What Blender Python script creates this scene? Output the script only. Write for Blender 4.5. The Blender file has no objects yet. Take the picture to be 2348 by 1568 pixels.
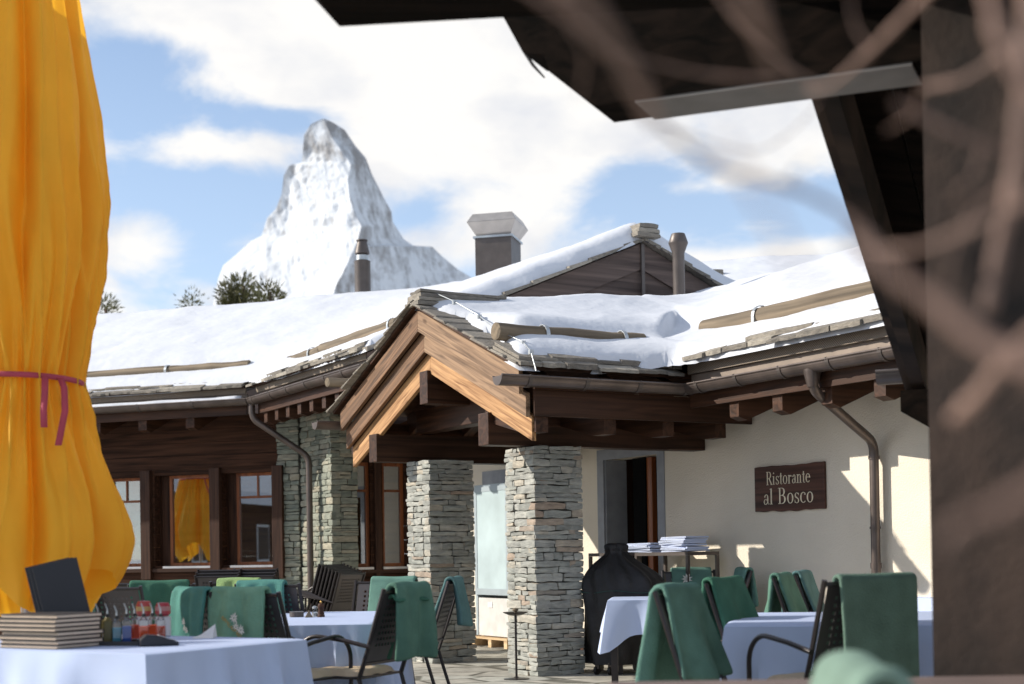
import bpy, math, random
from mathutils import Vector, Matrix, noise
random.seed(7)
S = bpy.context.scene
PI = math.pi
# ------------------------------------------------------------ camera
F = 3260.0; WPX = 2347.0; HPX = 1568.0
PITCH = math.radians(0.6); ROLL = math.radians(-0.95); HOR = 1265.0
CY = HOR - F*math.tan(PITCH)
CAM = Vector((0, 0, 1.2))
RM = Matrix.Rotation(PI/2+PITCH, 3, 'X') @ Matrix.Rotation(ROLL, 3, 'Z')
cd = bpy.data.cameras.new('camera'); cam = bpy.data.objects.new('camera', cd)
S.collection.objects.link(cam); S.camera = cam
cam.matrix_world = Matrix.Translation(CAM) @ RM.to_4x4()
cd.sensor_fit = 'HORIZONTAL'; cd.sensor_width = 36; cd.lens = 36*F/WPX
cd.shift_y = (CY-HPX/2)/WPX; cd.clip_start = .05; cd.clip_end = 30000
cd.dof.use_dof = True; cd.dof.focus_distance = 13.2; cd.dof.aperture_fstop = 2.0
def ray(x, y):
    d = RM @ Vector(((x-WPX/2)/F, -(y-CY)/F, -1)); return d/d.y
def atY(x, y, Y): return CAM + ray(x, y)*Y
def onz(x, y, z):
    d = ray(x, y); return CAM + d*((z-1.2)/d.z)
def onpl(x, y, p0, n):
    d = ray(x, y); return CAM + d*((p0-CAM).dot(n)/d.dot(n))
# ------------------------------------------------------------ world, sun
SUNV = Vector((-.997, .075, .52)).normalized()
EL = math.asin(SUNV.z); AZ = math.atan2(SUNV.x, SUNV.y)
def setup_world():
    w = bpy.data.worlds.new("World"); S.world = w; w.use_nodes = True
    nt = w.node_tree; N = nt.nodes; L = nt.links; N.clear()
    out = N.new('ShaderNodeOutputWorld')
    sky = N.new('ShaderNodeTexSky'); sky.sky_type = 'NISHITA'; sky.sun_disc = False
    sky.sun_elevation = EL; sky.sun_rotation = AZ; sky.altitude = 2200
    bg = N.new('ShaderNodeBackground'); bg.inputs[1].default_value = .105
    bw = N.new('ShaderNodeBackground'); bw.inputs[0].default_value = (.335, .46, .635, 1); bw.inputs[1].default_value = 1.0
    L.new(sky.outputs[0], bg.inputs[0])
    tc = N.new('ShaderNodeTexCoord')
    def math_(op, a, b=None, clamp=False):
        n = N.new('ShaderNodeMath'); n.operation = op; n.use_clamp = clamp
        for i, v in enumerate((a, b)):
            if v is None: continue
            if isinstance(v, (int, float)): n.inputs[i].default_value = v
            else: L.new(v, n.inputs[i])
        return n.outputs[0]
    mp = N.new('ShaderNodeMapping'); mp.inputs['Scale'].default_value = (1, 1, 1.9)
    mp.inputs['Location'].default_value = (.31, .2, .07)
    L.new(tc.outputs['Generated'], mp.inputs[0])
    n1 = N.new('ShaderNodeTexNoise'); n1.inputs['Scale'].default_value = 7.5; n1.inputs['Detail'].default_value = 9
    n1.inputs['Roughness'].default_value = .60; n1.inputs['Distortion'].default_value = .35
    L.new(mp.outputs[0], n1.inputs['Vector'])
    dens = math_('MULTIPLY', math_('SUBTRACT', n1.outputs[0], .5), 6.0)
    # cloud banks and clear gaps, each at a direction of the real sky: x, y (direction), half sizes, amount
    blobs = [(430, 10, 330, 90, 1.0), (1150, 300, 330, 250, 1.15), (640, 195, 190, 34, .9), (500, 345, 150, 40, .9),
             (330, 570, 170, 90, .9), (1720, 310, 300, 110, 1.0), (1250, 80, 600, 110, .9), (860, 300, 70, 100, .6),
             (1480, 600, 330, 60, .4), (1560, 440, 60, 22, .7), (1130, 560, 120, 30, .4), (1850, 560, 160, 30, .4),
             (390, 150, 160, 55, -1.0), (330, 260, 120, 60, -.7), (330, 420, 230, 60, -1.0), (610, 278, 110, 26, -.8), (560, 450, 120, 80, -.9),
             (960, 490, 75, 40, -1.1), (1480, 400, 100, 50, -1.1), (1680, 490, 260, 50, -1.0), (1920, 480, 120, 50, -1.0),
             (470, 560, 90, 80, -.7), (830, 185, 90, 16, -.8), (1040, 440, 70, 18, -.3), (1380, 470, 80, 25, -.6), (1180, 200, 50, 22, -.4), (1700, 560, 120, 20, -.5)]
    acc = dens
    for x, y, sx, sy, amt in blobs:
        d = ray(x, y).normalized()
        v = N.new('ShaderNodeVectorMath'); v.operation = 'SUBTRACT'; L.new(tc.outputs['Generated'], v.inputs[0]); v.inputs[1].default_value = d
        m = N.new('ShaderNodeVectorMath'); m.operation = 'MULTIPLY'; L.new(v.outputs[0], m.inputs[0]); m.inputs[1].default_value = (F/sx, .6, F/sy)
        ln = N.new('ShaderNodeVectorMath'); ln.operation = 'LENGTH'; L.new(m.outputs[0], ln.inputs[0])
        g = math_('EXPONENT', math_('MULTIPLY', math_('MULTIPLY', ln.outputs['Value'], ln.outputs['Value']), -.8))
        acc = math_('ADD', acc, math_('MULTIPLY', g, amt*1.25))
    mr = N.new('ShaderNodeMapRange'); mr.interpolation_type = 'SMOOTHSTEP'
    mr.inputs['From Min'].default_value = -.55; mr.inputs['From Max'].default_value = 1.05
    L.new(acc, mr.inputs['Value'])
    n2 = N.new('ShaderNodeTexNoise'); n2.inputs['Scale'].default_value = 9; n2.inputs['Detail'].default_value = 6
    L.new(mp.outputs[0], n2.inputs['Vector'])
    rp = N.new('ShaderNodeValToRGB'); rp.color_ramp.elements[0].position = .28; rp.color_ramp.elements[0].color = (.38, .40, .45, 1)
    rp.color_ramp.elements[1].position = .56; rp.color_ramp.elements[1].color = (.57, .56, .545, 1)
    L.new(n2.outputs[0], rp.inputs[0])
    bc = N.new('ShaderNodeBackground'); L.new(rp.outputs[0], bc.inputs[0]); bc.inputs[1].default_value = 1.0
    # thin high haze over the clear sky, whiter near the horizon
    sep = N.new('ShaderNodeSeparateXYZ'); L.new(tc.outputs['Generated'], sep.inputs[0])
    hz = N.new('ShaderNodeMapRange'); hz.inputs['From Min'].default_value = .02; hz.inputs['From Max'].default_value = .42
    hz.inputs['To Min'].default_value = .62; hz.inputs['To Max'].default_value = .12; L.new(sep.outputs['Z'], hz.inputs['Value'])
    bw.inputs[0].default_value = (.42, .50, .60, 1)
    m0 = N.new('ShaderNodeMixShader'); L.new(hz.outputs[0], m0.inputs[0]); L.new(bg.outputs[0], m0.inputs[1]); L.new(bw.outputs[0], m0.inputs[2])
    m1 = N.new('ShaderNodeMixShader'); L.new(mr.outputs[0], m1.inputs[0]); L.new(m0.outputs[0], m1.inputs[1]); L.new(bc.outputs[0], m1.inputs[2])
    L.new(m1.outputs[0], out.inputs[0])
setup_world()
sl = bpy.data.lights.new('sun', 'SUN'); so = bpy.data.objects.new('sun', sl); S.collection.objects.link(so)
sl.energy = 3.1; sl.angle = math.radians(.6); sl.color = (1, .93, .82)
so.rotation_euler = (-SUNV).to_track_quat('-Z', 'Y').to_euler(); so.location = (0, 0, 20)
S.view_settings.view_transform = 'Standard'; S.view_settings.look = 'None'; S.view_settings.exposure = .86; S.view_settings.gamma = 1
S.render.engine = 'CYCLES'
# ------------------------------------------------------------ materials
def newmat(name, rough=.6, metal=0, spec=.5):
    m = bpy.data.materials.new(name); m.use_nodes = True
    b = m.node_tree.nodes['Principled BSDF']
    b.inputs['Roughness'].default_value = rough; b.inputs['Metallic'].default_value = metal
    b.inputs['Specular IOR Level'].default_value = spec
    return m, m.node_tree.nodes, m.node_tree.links, b
def ramp(N, stops):
    r = N.new('ShaderNodeValToRGB'); e = r.color_ramp.elements
    while len(e) < len(stops): e.new(.5)
    for i, (p, c) in enumerate(stops): e[i].position = p; e[i].color = (*c, 1)
    return r
def tint(N, L, colsock, amount):     # random brightness per island (each board, each stone)
    g = N.new('ShaderNodeNewGeometry'); mr = N.new('ShaderNodeMapRange'); L.new(g.outputs['Random Per Island'], mr.inputs['Value'])
    mr.inputs['To Min'].default_value = 1-amount; mr.inputs['To Max'].default_value = 1+amount
    v = N.new('ShaderNodeVectorMath'); v.operation = 'SCALE'; L.new(colsock, v.inputs[0]); L.new(mr.outputs[0], v.inputs['Scale'])
    return v.outputs[0]
def bumpit(N, L, b, sock, s, dist=.01):
    bp = N.new('ShaderNodeBump'); bp.inputs['Strength'].default_value = s; bp.inputs['Distance'].default_value = dist
    L.new(sock, bp.inputs['Height']); L.new(bp.outputs[0], b.inputs['Normal'])
def plain(name, c, rough=.6, metal=0, var=.12, scale=6, bump=0, bscale=60, island=0, spec=.5, dist=.01, transl=0):
    m, N, L, b = newmat(name, rough, metal, spec)
    tc = N.new('ShaderNodeTexCoord'); n = N.new('ShaderNodeTexNoise'); n.inputs['Scale'].default_value = scale; n.inputs['Detail'].default_value = 5
    L.new(tc.outputs['Object'], n.inputs['Vector'])
    r = ramp(N, [(.3, [v*(1-var) for v in c]), (.7, [min(1, v*(1+var)) for v in c])]); L.new(n.outputs[0], r.inputs[0])
    o = r.outputs[0]
    if island: o = tint(N, L, o, island)
    L.new(o, b.inputs['Base Color'])
    if bump:
        n2 = N.new('ShaderNodeTexNoise'); n2.inputs['Scale'].default_value = bscale; n2.inputs['Detail'].default_value = 4
        L.new(tc.outputs['Object'], n2.inputs['Vector']); bumpit(N, L, b, n2.outputs[0], bump, dist)
    if transl:
        t = N.new('ShaderNodeBsdfTranslucent'); L.new(o, t.inputs[0]); mx = N.new('ShaderNodeMixShader'); mx.inputs[0].default_value = transl
        L.new(b.outputs[0], mx.inputs[1]); L.new(t.outputs[0], mx.inputs[2]); L.new(mx.outputs[0], N['Material Output'].inputs[0])
    return m
def wood(name, c1, c2, axis='x', rough=.65, scale=14, island=.2, bump=.35, knots=False, spec=.35):
    m, N, L, b = newmat(name, rough, 0, spec)
    tc = N.new('ShaderNodeTexCoord'); mp = N.new('ShaderNodeMapping')
    s = {'x': (.05, 1, 1), 'y': (1, .05, 1), 'z': (1, 1, .05)}[axis]; mp.inputs['Scale'].default_value = s
    L.new(tc.outputs['Object'], mp.inputs[0])
    g = N.new('ShaderNodeNewGeometry'); ad = N.new('ShaderNodeVectorMath'); ad.operation = 'ADD'
    sc = N.new('ShaderNodeVectorMath'); sc.operation = 'SCALE'; sc.inputs[0].default_value = (7, 9, 5); L.new(g.outputs['Random Per Island'], sc.inputs['Scale'])
    L.new(mp.outputs[0], ad.inputs[0]); L.new(sc.outputs[0], ad.inputs[1])
    n = N.new('ShaderNodeTexNoise'); n.inputs['Scale'].default_value = scale; n.inputs['Detail'].default_value = 7; n.inputs['Distortion'].default_value = 1.2
    L.new(ad.outputs[0], n.inputs['Vector'])
    r = ramp(N, [(.33, c1), (.66, c2)]); L.new(n.outputs[0], r.inputs[0]); o = r.outputs[0]
    if knots:
        mp2 = N.new('ShaderNodeMapping'); mp2.inputs['Scale'].default_value = (2.2, 5, 6); L.new(tc.outputs['Object'], mp2.inputs[0])
        v = N.new('ShaderNodeTexVoronoi'); v.inputs['Scale'].default_value = 1.0; L.new(mp2.outputs[0], v.inputs['Vector'])
        kr = ramp(N, [(.06, (.25, .18, .12)), (.16, (1, 1, 1))]); L.new(v.outputs['Distance'], kr.inputs[0])
        mu = N.new('ShaderNodeMix'); mu.data_type = 'RGBA'; mu.blend_type = 'MULTIPLY'; mu.inputs[0].default_value = .8
        L.new(o, mu.inputs[6]); L.new(kr.outputs[0], mu.inputs[7]); o = mu.outputs[2]
    if island: o = tint(N, L, o, island)
    L.new(o, b.inputs['Base Color'])
    if bump: bumpit(N, L, b, n.outputs[0], bump)
    return m
def stonemat(name, stops, bump=.7, scale=9):
    m, N, L, b = newmat(name, .8, 0, .3)
    g = N.new('ShaderNodeNewGeometry'); r = ramp(N, stops); L.new(g.outputs['Random Per Island'], r.inputs[0])
    tc = N.new('ShaderNodeTexCoord'); mp = N.new('ShaderNodeMapping'); mp.inputs['Scale'].default_value = (1, 1, 3.2); L.new(tc.outputs['Object'], mp.inputs[0])
    n = N.new('ShaderNodeTexNoise'); n.inputs['Scale'].default_value = scale; n.inputs['Detail'].default_value = 9; n.inputs['Roughness'].default_value = .65; L.new(mp.outputs[0], n.inputs['Vector'])
    r2 = ramp(N, [(.3, (.62, .62, .62)), (.7, (1.25, 1.22, 1.18))]); L.new(n.outputs[0], r2.inputs[0])
    mu = N.new('ShaderNodeMix'); mu.data_type = 'RGBA'; mu.blend_type = 'MULTIPLY'; mu.inputs[0].default_value = 1; L.new(r.outputs[0], mu.inputs[6]); L.new(r2.outputs[0], mu.inputs[7])
    L.new(mu.outputs[2], b.inputs['Base Color']); bumpit(N, L, b, n.outputs[0], bump, .02)
    return m
M = {}
M['dark_x'] = wood('dark_stained_wood_x', (.026, .012, .007), (.080, .036, .020), 'x', .5, spec=.22)
M['dark_y'] = wood('dark_stained_wood_y', (.026, .012, .007), (.080, .036, .020), 'y', .5, spec=.22)
M['dark_z'] = wood('dark_stained_wood_z', (.030, .014, .009), (.09, .042, .025), 'z', .6, spec=.2)
M['wall_wood'] = wood('brown_wall_boards', (.026, .012, .007), (.085, .038, .022), 'x', .8, 16, .14, .5, spec=.15)
M['old_x'] = wood('weathered_board', (.10, .065, .045), (.24, .165, .12), 'x', .75)
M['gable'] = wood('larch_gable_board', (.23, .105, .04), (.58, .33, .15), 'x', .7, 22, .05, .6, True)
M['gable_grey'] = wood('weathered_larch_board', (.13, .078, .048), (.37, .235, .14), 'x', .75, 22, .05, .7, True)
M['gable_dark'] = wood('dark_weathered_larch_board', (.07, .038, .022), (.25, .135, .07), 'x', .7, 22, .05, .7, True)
M['upper'] = wood('grey_brown_gable_board', (.050, .036, .032), (.135, .098, .084), 'x', .8, 9, .25)
M['log'] = wood('debarked_log', (.085, .066, .045), (.24, .185, .125), 'x', .8, 10, .1, .5)
M['orange'] = wood('orange_varnished_wood', (.16, .045, .014), (.32, .10, .03), 'z', .4)
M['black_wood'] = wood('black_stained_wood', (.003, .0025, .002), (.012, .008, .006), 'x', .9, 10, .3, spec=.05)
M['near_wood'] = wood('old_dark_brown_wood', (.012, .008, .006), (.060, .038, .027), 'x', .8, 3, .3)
M['stone'] = stonemat('stacked_gneiss', [(0, (.25, .26, .24)), (.25, (.36, .365, .34)), (.5, (.31, .325, .30)), (.78, (.44, .445, .41)), (.92, (.44, .40, .33)), (.97, (.36, .28, .22)), (1, (.29, .31, .29))])
M['stone2'] = stonemat('greenish_gneiss', [(0, (.18, .20, .165)), (.3, (.25, .27, .225)), (.6, (.31, .325, .27)), (.85, (.38, .35, .27)), (1, (.25, .25, .21))])
M['slate'] = stonemat('stone_roof_slates', [(0, (.17, .155, .135)), (.5, (.26, .235, .20)), (1, (.36, .33, .28))], .8, 14)
M['cream'] = plain('cream_render', (.76, .68, .56),   .9, 0, .075, .9, .8, 60, dist=.010)
M['grey_frame'] = plain('grey_painted_frame', (.30, .31, .335), .7)
M['mortar'] = plain('dark_mortar', (.055, .052, .045), .95)
M['snow'] = plain('snow', (.635, .655, .70), .75, 0, .02, 1.3, .32, 5, spec=.2, dist=.05)
M['copper'] = plain('brown_copper', (.125, .098, .086), .36, .5, .25, 5)
M['flash'] = plain('dull_brown_flashing', (.25, .195, .155), .6, .1, .15, 7)
M['steel'] = plain('galvanised_strap', (.45, .47, .48), .4, .8, .15)
M['cap_steel'] = plain('brushed_steel', (.50, .46, .42), .38, .7, .1)
M['flue'] = plain('dark_brown_metal', (.10, .083, .075), .45, .4, .15)
M['black'] = plain('black_paint', (.012, .011, .011), .5)
M['metal'] = plain('anthracite_chair_metal', (.030, .024, .024), .33, .35, .1)
M['plate'] = plain('perforated_grey_metal', (.075, .068, .070), .38, .35, .1)
M['glass_dark'] = plain('dark_room_beyond', (.03, .016, .008), .7)
M['plank_in'] = wood('varnished_plank_lining', (.20, .075, .02), (.42, .18, .045), 'x', .5, 8)
M['cover'] = plain('black_fabric_cover', (.014, .013, .014), .62, 0, .4, 5, .5, 12, dist=.03)
M['clothblue'] = plain('pale_blue_tablecloth', (.53, .62, .85), .8, 0, .03, 3, .15, 200, transl=.12)
M['napkin'] = plain('pale_blue_napkins', (.62, .69, .88), .8, 0, .05)
M['cushion'] = plain('beige_cushion', (.52, .40, .27), .85)
M['yellow'] = plain('yellow_parasol_canvas', (.88, .50, .03), .75, 0, .05, 3, .12, 160, transl=.38)
M['redtie'] = plain('raspberry_tie_band', (.42, .05, .08), .7)
M['paper'] = plain('beige_page_edges', (.62, .49, .38), .8)
M['menu_dark'] = plain('dark_menu_cover', (.030, .026, .026), .6)
M['menu_black'] = plain('black_leather_folder', (.008, .008, .014), .45)
M['signwood'] = wood('dark_sign_board', (.038, .015, .010), (.11, .046, .030), 'x', .5, 12, 0)
M['letter'] = plain('cream_lettering', (.86, .76, .56), .6)
M['white'] = plain('white_paint', (.75, .74, .72), .5)
M['fridge'] = plain('blue_grey_steel', (.42, .48, .51), .4, .3, .05)
M['fpanel'] = plain('light_grey_panel', (.62, .60, .57), .5)
M['pallet'] = wood('new_pallet_wood', (.45, .30, .16), (.72, .53, .32), 'x', .7, 12)
M['bark'] = plain('pinkish_brown_bark', (.21, .13, .10), .7, 0, .55, 9)
M['pine_trunk'] = plain('pine_bark', (.12, .075, .05), .9)
M['needles'] = plain('pine_needles', (.10, .095, .035), .8, 0, .55, .9, island=.35)
M['gold'] = plain('gold_thread', (.45, .32, .10), .6)
M['edel'] = plain('white_thread', (.75, .74, .68), .8)
M['sill'] = plain('grey_metal_sill', (.55, .54, .55), .35, .5)
def fabric(name, c): return plain(name, c, .95, 0, .16, 7, .7, 130, spec=.1, dist=.012, transl=.06)
GR = {'green': fabric('green_fleece', (.115, .225, .17)), 'dgreen': fabric('deep_green_fleece', (.065, .17, .115)),
      'teal': fabric('teal_fleece', (.095, .25, .22)), 'lgreen': fabric('pale_green_fleece', (.21, .4, .28)),
      'mgreen': fabric('sea_green_fleece', (.145, .275, .225)), 'lime': fabric('lime_fleece', (.29, .42, .18)),
      'grey': fabric('grey_green_fleece', (.15, .235, .185)), 'haze': fabric('faded_green_fleece', (.20, .29, .235)), 'blue': fabric('blue_green_fleece', (.12, .22, .215))}
def glassmat(name, refl=.25, tintc=(.8, .85, .85)):
    m, N, L, b = newmat(name); N.remove(b)
    t = N.new('ShaderNodeBsdfTransparent'); t.inputs[0].default_value = (*tintc, 1)
    g = N.new('ShaderNodeBsdfGlossy'); g.inputs['Roughness'].default_value = .015
    fr = N.new('ShaderNodeLayerWeight'); fr.inputs[0].default_value = .3
    mr = N.new('ShaderNodeMapRange'); L.new(fr.outputs['Fresnel'], mr.inputs['Value']); mr.inputs['To Min'].default_value = refl; mr.inputs['To Max'].default_value = 1
    mx = N.new('ShaderNodeMixShader'); L.new(mr.outputs[0], mx.inputs[0]); L.new(t.outputs[0], mx.inputs[1]); L.new(g.outputs[0], mx.inputs[2])
    L.new(mx.outputs[0], N['Material Output'].inputs[0]); return m
M['glass'] = glassmat('window_glass', .30); M['fglass'] = glassmat('cabinet_glass', .10, (.86, .93, .92)); M['pale_reflection'] = plain('pale_reflection_glass', (.50, .60, .62), .12, 0, .12, 2.5)  # last one: bright snowy reflection put into a pale diffuse colour
M['flat_black'] = plain('flat_black', (.006, .006, .006), .9, spec=.05)
M['bglass'] = glassmat('bottle_glass', .03, (.95, .96, .95))
# ------------------------------------------------------------ mesh helpers
class MB:
    def __init__(s): s.v = []; s.f = []
    def add(s, vs, fs):
        o = len(s.v); s.v += [tuple(p) for p in vs]; s.f += [tuple(i+o for i in f) for f in fs]
    def box(s, x0, x1, y0, y1, z0, z1, m=None):
        vs = [Vector((x, y, z)) for z in (z0, z1) for y in (y0, y1) for x in (x0, x1)]
        if m is not None: vs = [m @ p for p in vs]
        s.add(vs, [(0, 2, 3, 1), (4, 5, 7, 6), (0, 1, 5, 4), (2, 6, 7, 3), (0, 4, 6, 2), (1, 3, 7, 5)])
    def hexa(s, b4, t4):
        s.add(list(b4)+list(t4), [(3, 2, 1, 0), (4, 5, 6, 7), (0, 1, 5, 4), (1, 2, 6, 5), (2, 3, 7, 6), (3, 0, 4, 7)])
    def prism(s, poly, off):      # polygon (3D points) extruded by vector off
        n = len(poly); off = Vector(off); a = [Vector(p) for p in poly]; b = [p+off for p in a]
        s.add(a+b, [tuple(range(n-1, -1, -1)), tuple(range(n, 2*n))]+[(i, (i+1) % n, n+(i+1) % n, n+i) for i in range(n)])
    def tube(s, pts, r, n=10, cap=True, sq=False):
        pts = [Vector(p) for p in pts]; k = len(pts); rs = r if isinstance(r, (list, tuple)) else [r]*k
        vs = []; up = None
        for i, p in enumerate(pts):
            d = (pts[min(i+1, k-1)]-pts[max(i-1, 0)]).normalized()
            if up is None: up = Vector((0, 0, 1)) if abs(d.z) < .9 else Vector((1, 0, 0))
            x = up.cross(d).normalized(); up = d.cross(x).normalized()
            for j in range(n):
                a = 2*PI*(j+(.5 if sq else 0))/n; vs.append(p+(x*math.cos(a)+up*math.sin(a))*rs[i])
        fs = [(i*n+j, i*n+(j+1) % n, (i+1)*n+(j+1) % n, (i+1)*n+j) for i in range(k-1) for j in range(n)]
        if cap: fs += [tuple(range(n-1, -1, -1)), tuple((k-1)*n+j for j in range(n))]
        s.add(vs, fs)
    def lathe(s, prof, n=24, c=(0, 0), rad=None):
        vs = []; k = len(prof)
        for r, z in prof:
            for j in range(n):
                a = 2*PI*j/n; q = r*(rad(a, z) if rad else 1); vs.append(Vector((c[0]+q*math.cos(a), c[1]+q*math.sin(a), z)))
        fs = [(i*n+j, i*n+(j+1) % n, (i+1)*n+(j+1) % n, (i+1)*n+j) for i in range(k-1) for j in range(n)]
        if prof[0][0] > 1e-4: fs.append(tuple(range(n-1, -1, -1)))
        if prof[-1][0] > 1e-4: fs.append(tuple((k-1)*n+j for j in range(n)))
        s.add(vs, fs)
    def grid(s, pts):            # rows of points
        n = len(pts[0]); s.add([p for r in pts for p in r], [(i*n+j, i*n+j+1, (i+1)*n+j+1, (i+1)*n+j) for i in range(len(pts)-1) for j in range(n-1)])
    def stone(s, x0, x1, y0, y1, z0, z1, j=.016):   # rounded, jittered block
        n = 3; o = Vector((random.uniform(0, 99), random.uniform(0, 99), random.uniform(0, 99))); idx = {}; vs = []; fs = []
        c = Vector(((x0+x1)/2, (y0+y1)/2, (z0+z1)/2)); h = Vector(((x1-x0)/2, (y1-y0)/2, (z1-z0)/2)); rr = min(h)*.42
        def vid(i, k, l):
            key = (i, k, l)
            if key not in idx:
                q = Vector((i/n*2-1, k/n*2-1, l/n*2-1)); p = Vector((q.x*h.x, q.y*h.y, q.z*h.z))
                inn = Vector([max(-(h[a]-rr), min(h[a]-rr, p[a])) for a in range(3)]); d = p-inn
                if d.length > rr: p = inn+d.normalized()*rr*1.12
                p += noise.noise_vector(p*9+o)*j
                idx[key] = len(vs); vs.append(c+p)
            return idx[key]
        for a in range(n):
            for b in range(n):
                fs += [(vid(a, b, 0), vid(a, b+1, 0), vid(a+1, b+1, 0), vid(a+1, b, 0)), (vid(a, b, n), vid(a+1, b, n), vid(a+1, b+1, n), vid(a, b+1, n)),
                       (vid(a, 0, b), vid(a+1, 0, b), vid(a+1, 0, b+1), vid(a, 0, b+1)), (vid(a, n, b), vid(a, n, b+1), vid(a+1, n, b+1), vid(a+1, n, b)),
                       (vid(0, a, b), vid(0, a, b+1), vid(0, a+1, b+1), vid(0, a+1, b)), (vid(n, a, b), vid(n, a+1, b), vid(n, a+1, b+1), vid(n, a, b+1))]
        s.add(vs, fs)
    def build(s, name, mat, parent=None, frame=None, smooth=False, bevel=0):
        me = bpy.data.meshes.new(name); me.from_pydata(s.v, [], s.f); me.validate(); me.update()
        me.materials.append(mat)
        if smooth:
            for p in me.polygons: p.use_smooth = True
            if smooth != 'all':
                try: me.set_sharp_from_angle(angle=math.radians(38))
                except Exception: pass
        o = bpy.data.objects.new(name, me); S.collection.objects.link(o)
        if parent is not None:
            o.parent = parent
            if frame is not None: o.matrix_parent_inverse = full(parent).inverted(); o.matrix_basis = frame
        elif frame is not None: o.matrix_basis = frame
        if bevel:
            b = o.modifiers.new('bevel', 'BEVEL'); b.width = bevel; b.segments = 2; b.limit_method = 'ANGLE'; b.angle_limit = math.radians(40)
        return o
def full(o):
    m = o.matrix_basis.copy()
    while o.parent: m = full(o.parent) @ o.matrix_parent_inverse @ m; return m
    return m
def thing(name, label, cat, loc=(0, 0, 0), rz=0, group=None, scale=1):
    o = bpy.data.objects.new(name, None); S.collection.objects.link(o)
    o.matrix_basis = Matrix.Translation(Vector(loc)) @ Matrix.Rotation(rz, 4, 'Z') @ Matrix.Scale(scale, 4); o.empty_display_size = .1
    tag(o, label, cat, group); return o
def tag(o, label, cat, group=None):
    o['label'] = label; o['category'] = cat
    if group: o['group'] = group
    return o
def kind(o, k, label=None):
    o['kind'] = k
    if label: o['label'] = label
    return o
def copytree(o, parent=None):
    c = o.copy(); S.collection.objects.link(c)
    if parent is not None: c.parent = parent; c.matrix_parent_inverse = o.matrix_parent_inverse.copy()
    for ch in list(o.children): copytree(ch, c)
    return c
def frame(ox, oy, ang, z=0): return Matrix.Translation((ox, oy, z)) @ Matrix.Rotation(ang, 4, 'Z')
# building axes: A recedes to the left, B recedes to the right
A = Vector((-.5, math.sqrt(.75), 0)); B = Vector((math.sqrt(.75), .5, 0))
def W(b, a, z=0): return B*b+A*a+Vector((0, 0, z))
AB = frame(0, 0, math.radians(30))                    # local x = b, y = a
def eaveframe(b): p = W(b, 0); return frame(p.x, p.y, math.radians(-60))   # x = -a, y = b inward
pE = W(10.85-10.85, 0)
PORCH = frame(*W(0, 10.85).xy, math.radians(30))      # x = b, y = inward (a-10.85)
WING = eaveframe(8.2); MIDDLE = eaveframe(6.83)
E0 = Vector((-3.67, 19.96, 0)); LEFT = frame(E0.x, E0.y, math.atan2(-.338, .941))
LX = Vector((.941, -.338, 0)); LY = Vector((.338, .941, 0))
def leftst(x, y, t=.85):
    p = onpl(x, y, E0+LY*t, LY); r = p-E0; return r.dot(LX), p.z
# ------------------------------------------------------------ ground
def ground():
    g = MB(); g.add([(-9000, -500, 0), (9000, -500, 0), (9000, 11000, 0), (-9000, 11000, 0)], [(0, 1, 2, 3)])
    kind(g.build('snow_field', M['snow']), 'structure', 'snow covered ground around the terrace')
    m, N, L, b = newmat('flagstone_paving', .8, 0, .3)
    tc = N.new('ShaderNodeTexCoord'); mp = N.new('ShaderNodeMapping'); mp.inputs['Scale'].default_value = (1.5, 2.4, 1); L.new(tc.outputs['Object'], mp.inputs[0])
    v = N.new('ShaderNodeTexVoronoi'); v.feature = 'DISTANCE_TO_EDGE'; v.inputs['Scale'].default_value = 1.0; L.new(mp.outputs[0], v.inputs['Vector'])
    v2 = N.new('ShaderNodeTexVoronoi'); v2.inputs['Scale'].default_value = 1.0; L.new(mp.outputs[0], v2.inputs['Vector'])
    sp = N.new('ShaderNodeSeparateColor'); L.new(v2.outputs['Color'], sp.inputs[0])
    r = ramp(N, [(0, (.38, .36, .31)), (.5, (.50, .47, .40)), (1, (.43, .43, .38))]); L.new(sp.outputs[0], r.inputs[0])
    n = N.new('ShaderNodeTexNoise'); n.inputs['Scale'].default_value = 7; n.inputs['Detail'].default_value = 8; L.new(tc.outputs['Object'], n.inputs['Vector'])
    r2 = ramp(N, [(.3, (.7, .7, .7)), (.7, (1.2, 1.2, 1.2))]); L.new(n.outputs[0], r2.inputs[0])
    j = ramp(N, [(.02, (.35, .35, .33)), (.05, (1, 1, 1))]); L.new(v.outputs['Distance'], j.inputs[0])
    o = r.outputs[0]
    for s in (r2.outputs[0], j.outputs[0]):
        mu = N.new('ShaderNodeMix'); mu.data_type = 'RGBA'; mu.blend_type = 'MULTIPLY'; mu.inputs[0].default_value = 1; L.new(o, mu.inputs[6]); L.new(s, mu.inputs[7]); o = mu.outputs[2]
    L.new(o, b.inputs['Base Color']); bumpit(N, L, b, j.outputs[0], .6, .01)
    t = MB(); t.add([(-14, -4, .004), (9, -4, .004), (9, 26, .004), (-14, 26, .004)], [(0, 1, 2, 3)])
    kind(t.build('terrace_paving', m), 'structure', 'flagstone paving of the terrace')
ground()
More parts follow.
